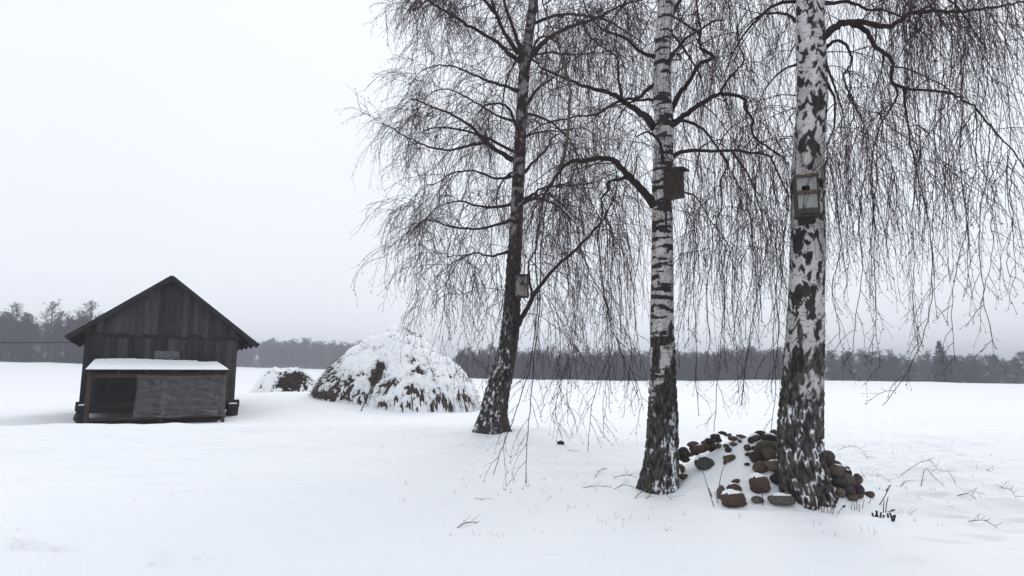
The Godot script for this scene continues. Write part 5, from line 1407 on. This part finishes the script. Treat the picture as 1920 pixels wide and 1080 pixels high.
func make_woods() -> void:
	rng.seed = 501
	var bare := []
	for k in 6:
		bare.append(bare_proto(10.0, [0.34, 0.28, 0.4, 0.3, 0.36, 0.26][k]))
	var spruce := spruce_proto(9.0)
	var pines := [pine_proto(7.0), pine_proto(7.0), pine_proto(7.0)]
	# [x from, x to, z, depth, count, height low, high, label, group]
	var rows := [
		[-150.0, -78.0, -150.0, 8.0, 44, 9.5, 13.0, "leafless grey tree in the wood behind the plank barn", "bare trees behind the barn"],
		[-168.0, -78.0, -345.0, 14.0, 46, 13.0, 17.5, "leafless hazy tree of the distant wood behind the haystacks", "hazy bare trees behind the haystacks"],
		[-14.0, 76.0, -165.0, 5.0, 80, 5.4, 9.4, "leafless dark tree in the dense young wood behind the birches", "bare trees of the wood behind the birches"],
		[72.0, 150.0, -168.0, 8.0, 36, 6.5, 9.8, "leafless grey tree in the wood edge behind the pines", "bare trees behind the pines"]]
	for r in rows:
		for k in r[4]:
			var x := lerpf(r[0], r[1], (k + rng.randf()) / r[4])
			place_tree(bare[rng.randi() % 6], "bare_tree", r[7], r[8], x, r[2] - rng.randf() * r[3], rng.randf_range(r[5], r[6]) / 10.0)
	for b in [[-119.5, 14.6, "tall round-crowned leafless tree standing farthest from the barn above its wood"], [-110.5, 14.2, "middle one of three tall leafless trees rising above the wood behind the barn"], [-101.5, 15.4, "tallest leafless tree rising close to the barn's eave above the wood"]]:
		place_tree(bare[2], "bare_tree", b[2], "tall bare trees behind the barn", b[0], -148.0, b[1] / 10.0)
	place_tree(spruce, "spruce_tree", "dark pointed spruce standing taller than the pines beside it", "", 96.5, -140.0, 1.08)
	for p in [[78, 6.2], [83, 6.6], [88, 5.6], [92, 5.2], [101.5, 6.0], [105, 6.4], [108.5, 5.4], [111.5, 6.6], [115, 6.0], [118.5, 7.2], [122.5, 7.6], [127, 7.8], [132, 8.0], [74, 5.4], [69, 4.8]]:
		place_tree(pines[rng.randi() % 3], "pine_tree", "low dark bushy pine along the field edge near the pointed spruce", "pines along the field edge", p[0] * 1.02, -143.0 - rng.randf() * 6.0, p[1] / 7.0 * (1.25 if p[0] > 98 else 1.1))
	# the depth of the woods behind their front trees
	var deep := [[-165.0, -100.0, -160.0, 26.0, 120, 10.0, 13.0], [-175.0, -72.0, -362.0, 40.0, 150, 13.0, 17.5], [-15.0, 80.0, -171.0, 22.0, 300, 5.6, 8.4], [74.0, 155.0, -178.0, 25.0, 130, 7.0, 9.5], [-70.0, -16.0, -420.0, 30.0, 80, 8.0, 12.0]]
	for part in ["trunk", "crown"]:
		for v in 3:
			var src: MeshInstance3D = bare[v].get_node(part)
			rng.seed = 900 + v
			var tr := []
			for dd in deep:
				for k in dd[4] / 3:
					var x := rng.randf_range(dd[0], dd[1])
					var z: float = dd[2] - rng.randf() * dd[3]
					var s := rng.randf_range(dd[5], dd[6]) / 10.0
					tr.append(Transform3D(Basis(Vector3.UP, rng.randf() * TAU).scaled(Vector3(s, s, s)), Vector3(x, ground_y(x, z), z)))
			var mm := MultiMesh.new()
			mm.transform_format = MultiMesh.TRANSFORM_3D
			mm.mesh = src.mesh
			mm.instance_count = tr.size()
			for k in tr.size():
				mm.set_instance_transform(k, tr[k])
			var mi := MultiMeshInstance3D.new()
			mi.multimesh = mm
			mi.material_override = src.material_override
			if not has_node("distant_wood"):
				var wd := thing("distant_wood", "hazy mass of leafless woods closing off the snowy field", "wood")
				wd.set_meta("kind", "stuff")
			mi.name = "tree_mass"
			mi.set_meta("kind", "stuff")
			get_node("distant_wood").add_child(mi, true)
	# undergrowth closing the foot of the woods
	var br := Bag.new()
	rng.seed = 77
	for dd in [[-155.0, -78.0, -152.0, 14.0, 2600, 2.6], [-14.0, 77.0, -164.0, 10.0, 5200, 3.6], [70.0, 150.0, -152.0, 12.0, 2200, 2.2], [-170.0, -76.0, -348.0, 14.0, 1500, 4.5]]:
		for k in dd[4]:
			var x := rng.randf_range(dd[0], dd[1])
			var z: float = dd[2] - rng.randf() * dd[3]
			var p := Vector3(x, ground_y(x, z) - 0.1, z)
			var hh: float = dd[5] * rng.randf_range(0.35, 1.0)
			var q := p + Vector3(rng.randfn() * 0.4, hh, rng.randfn() * 0.4)
			br.tube(PackedVector3Array([p, q]), 0.05 if dd[2] > -300 else 0.1, 0.02)
			for s in 3:
				var t := rng.randf_range(0.3, 0.9)
				br.tube(PackedVector3Array([p.lerp(q, t), p.lerp(q, t) + Vector3(rng.randfn() * 0.5, hh * 0.3, rng.randfn() * 0.5)]), 0.03 if dd[2] > -300 else 0.06, 0.015)
	var ug := obj("undergrowth", br.mesh(), M.far_twig)
	ug.set_meta("kind", "stuff")
	ug.set_meta("label", "thin brown brushwood at the foot of the distant woods")
	ug.set_meta("category", "brushwood")
	for b in bare:
		b.free()
	spruce.free()
	for p in pines:
		p.free()

# ---------------------------------------------------------------- weeds and fallen twigs
func stems(root: Node3D, list: Array, m: Material, r: float, curve: float) -> void:
	for s in list:
		var b := Bag.new()
		var p := Vector3(s[0], ground_y(s[0], s[1]) - 0.04, s[1]) - root.position
		var e := p + Vector3(s[2], s[3] + 0.04, s[4])
		var mid := p.lerp(e, 0.55) + Vector3(rng.randf_range(-1, 1), 0, rng.randf_range(-1, 1)) * curve
		b.tube(PackedVector3Array([p, mid, e]), r, r * 0.7, 5)
		obj("stem", b.mesh(), m, root)

func seed_head(root: Node3D, p: Vector3, d: Vector3, l: float, m: Material) -> void:
	var b := Bag.new()
	for k in 26:
		var t := rng.randf()
		var q := p + d * l * t
		catkin(b, q, (d + Vector3(rng.randfn(), rng.randfn(), rng.randfn()) * 0.7).normalized(), 0.022)
	obj("seed_head", b.mesh(), m, root)

func stem_thing(called: String, label: String, category: String, list: Array, m: Material, r: float, curve: float) -> Node3D:
	var f: Array = list[0]
	var o := thing(called, label, category, Vector3(f[0], ground_y(f[0], f[1]), f[1]))
	stems(o, list, m, r, curve)
	return o

func make_litter() -> void:
	rng.seed = 606
	var w := stem_thing("dry_weed", "clump of thin reddish dry weed stalks at the foot of thick birch", "dry weed", WEED_STEMS, M.weed, 0.0042, 0.012)
	for k in [1, 2, 3, 4]:
		var s: Array = WEED_STEMS[k]
		var p := Vector3(s[0], ground_y(s[0], s[1]), s[1]) - w.position
		var d := Vector3(s[2], s[3], s[4])
		seed_head(w, p + d * 0.8, d.normalized(), d.length() * 0.2, M.dark_weed)
	var sw := stem_thing("dry_weed", "tall dark dry weed with slanting seed head beside stone pile", "dry weed", SEED_STEMS, M.dark_weed, 0.006, 0.01)
	for k in [0, 3]:
		var s: Array = SEED_STEMS[k]
		var p := Vector3(s[0], ground_y(s[0], s[1]), s[1]) - sw.position
		var d := Vector3(s[2], s[3], s[4])
		seed_head(sw, p + d * 0.68, d.normalized(), d.length() * 0.34, M.dark_weed)
	stem_thing("cut_stalks", "tuft of short black cut stalks sticking out of the snow", "cut stalks", CUT_STEMS, M.dark_weed, 0.013, 0.004)
	var pw := stem_thing("dry_weed", "bent thin weed stalks with dark buds in front of stones", "dry weed", PILE_STEMS, M.weed, 0.005, 0.01)
	var s0: Array = PILE_STEMS[0]
	seed_head(pw, Vector3(s0[0], ground_y(s0[0], s0[1]), s0[1]) - pw.position + Vector3(s0[2], s0[3], s0[4]) * 0.25, Vector3(s0[2], s0[3], s0[4]).normalized(), 0.12, M.dark_weed)
	# fallen birch twigs, arched out of the snow
	for k in GROUND_TWIGS.size():
		var a: Array = GROUND_TWIGS[k]
		var n := a.size() / 2
		var at := Vector3(a[0], ground_y(a[0], a[1]), a[1])
		var right := k < 13
		var t := thing("fallen_twig", "thin fallen birch twig lying on the snow near the stone pile" if right else ("lone short twig on smooth open snow" if k == GROUND_TWIGS.size() - 1 else "thin fallen birch twig on the snow left of the middle birch trunk".replace("left of", "beside")), "twig", at, 0.0, "twigs on the snow beyond the stone pile" if right else ("" if k == GROUND_TWIGS.size() - 1 else "twigs on the snow beside the middle birch"))
		var pts := PackedVector3Array()
		for j in n:
			var up := 0.012 + 0.07 * sin(PI * j / maxf(1.0, n - 1.0)) * (1.0 if n > 3 else 0.3)
			if j == 0 or j == n - 1:
				up = 0.0
			pts.append(Vector3(a[j * 2], ground_y(a[j * 2], a[j * 2 + 1]) + up, a[j * 2 + 1]) - at)
		var path := spline(pts, 3)
		var b := Bag.new()
		b.tube(path, 0.0045, 0.0025, 5)
		obj("stem", b.mesh(), M.twig, t)
		for j in range(1, path.size() - 1):
			for u in 1:
				b = Bag.new()
				var d := side_dir((path[j + 1] - path[j]).normalized(), 0.55, 0.12)
				d.y = absf(d.y)
				var g := PackedVector3Array([path[j]])
				var l := rng.randf_range(0.05, 0.2)
				g.append(path[j] + d * l * 0.5)
				g.append(path[j] + d * l + Vector3(0, -0.05 * l, 0))
				b.tube(g, 0.0026, 0.0016)
				obj("side_twig", b.mesh(), M.twig, t)
	# grass tips and stubble through the snow
	var g := Bag.new()
	for k in 760:
		var p := Vector2.ZERO
		if k < 420:   # along old furrows on the right
			var row := k % 6
			p = Vector2(rng.randf_range(4.0, 14.0), 0)
			p.y = -[9.6, 11.5, 13.2, 15.5, 18.5, 23.0][row] - p.x * 0.12 + rng.randfn() * 0.12
			if n_mid.get_noise_2d(p.x * 4.0, row * 9.0) < -0.02:
				continue
		elif k < 700:
			p = Vector2(rng.randf_range(-1.0, 9.0), rng.randf_range(-16.0, -6.0))
		else:
			p = Vector2(rng.randf_range(-9.0, 3.0), rng.randf_range(-18.0, -5.6))
		var b := Vector3(p.x, ground_y(p.x, p.y) - 0.02, p.y)
		for q in 1 + rng.randi() % 3:
			var o := b + Vector3(rng.randfn(), 0, rng.randfn()) * 0.03
			var e := o + Vector3(rng.randfn() * 0.5, rng.randf_range(0.3, 1.0), rng.randfn() * 0.5).normalized() * rng.randf_range(0.04, 0.1)
			g.tube(PackedVector3Array([o, e]), 0.0024, 0.0012)
	var gs := obj("grass_tips", g.mesh(), M.grass)
	gs.set_meta("kind", "stuff")
	gs.set_meta("label", "scattered dry grass tips poking through the snow")
	gs.set_meta("category", "grass")

# ---------------------------------------------------------------- scene
func _ready() -> void:
	var cam := Camera3D.new()
	cam.name = "camera"
	cam.position = Vector3(0, 1.6, 0)
	cam.rotation_degrees.x = 7.868
	cam.fov = 50.0
	cam.near = 0.05
	cam.far = 2000.0
	add_child(cam)
	cam.current = true
	var env := Environment.new()
	env.background_mode = Environment.BG_SKY
	# a closed, even cover of cloud: a little brighter overhead, with broad soft billows
	var cloud := FastNoiseLite.new()
	cloud.seed = 44
	cloud.frequency = 0.9
	cloud.fractal_octaves = 4
	var im := Image.create(512, 256, false, Image.FORMAT_RGBF)
	for y in 256:
		for x in 512:
			var el := PI * (0.5 - (y + 0.5) / 256.0)
			var az := TAU * (x + 0.5) / 512.0
			var d := Vector3(cos(el) * cos(az), sin(el), cos(el) * sin(az))
			var v := 0.935 + 0.05 * maxf(d.y, 0.0) + 0.1 * pow(1.0 - absf(d.y), 5.0) + 0.05 * cloud.get_noise_3d(d.x, d.y * 1.6, d.z)
			im.set_pixel(x, y, Color(0.92 * v, 0.965 * v, 1.035 * v))
	var sm := PanoramaSkyMaterial.new()
	sm.panorama = ImageTexture.create_from_image(im)
	var sky := Sky.new()
	sky.sky_material = sm
	env.sky = sky
	env.tonemap_mode = Environment.TONE_MAPPER_LINEAR
	env.tonemap_exposure = 1.12
	env.fog_enabled = true
	env.fog_density = 0.0019
	env.fog_light_color = Color(0.94, 0.95, 1.0)
	env.sdfgi_enabled = true
	env.ssao_enabled = true
	env.ssil_enabled = true
	var we := WorldEnvironment.new()
	we.environment = env
	add_child(we)
	var sun := DirectionalLight3D.new()
	sun.name = "sun"
	sun.light_energy = 0.25
	sun.light_color = Color(1.0, 0.98, 0.95)
	sun.light_angular_distance = 30.0
	sun.rotation_degrees = Vector3(-33, 165, 0)
	sun.shadow_enabled = true
	add_child(sun)

	for q in [[n_big, 21, 0.5, 3], [n_mid, 22, 0.5, 3], [n_fine, 23, 0.5, 3]]:
		q[0].seed = q[1]
		q[0].frequency = q[2]
		q[0].fractal_octaves = q[3]
	n_cell.noise_type = FastNoiseLite.TYPE_CELLULAR
	n_cell.cellular_return_type = FastNoiseLite.RETURN_DISTANCE2_SUB
	n_cell.frequency = 22.0
	n_cell.fractal_type = FastNoiseLite.FRACTAL_NONE
	n_cell.seed = 5
	make_materials()
	print("materials ", Time.get_ticks_msec())
	make_ground()
	print("ground ", Time.get_ticks_msec())
	make_birch(1, "leaning dark-barked birch with pale nest box, nearest the haystack", 100, 0.022, 1.5)
	make_birch(2, "slender birch with black rings and dark mossy nest box", 130, 0.0125, 1.0)
	make_birch(3, "thickest birch with white bark and white-fronted nest box", 156, 0.0125, 1.0)
	print("birches ", Time.get_ticks_msec())
	nest_box_pale()
	nest_box_green()
	nest_box_white()
	make_stones()
	make_barn()
	make_stacks()
	print("stacks ", Time.get_ticks_msec())
	make_woods()
	make_litter()
	print("done ", Time.get_ticks_msec())
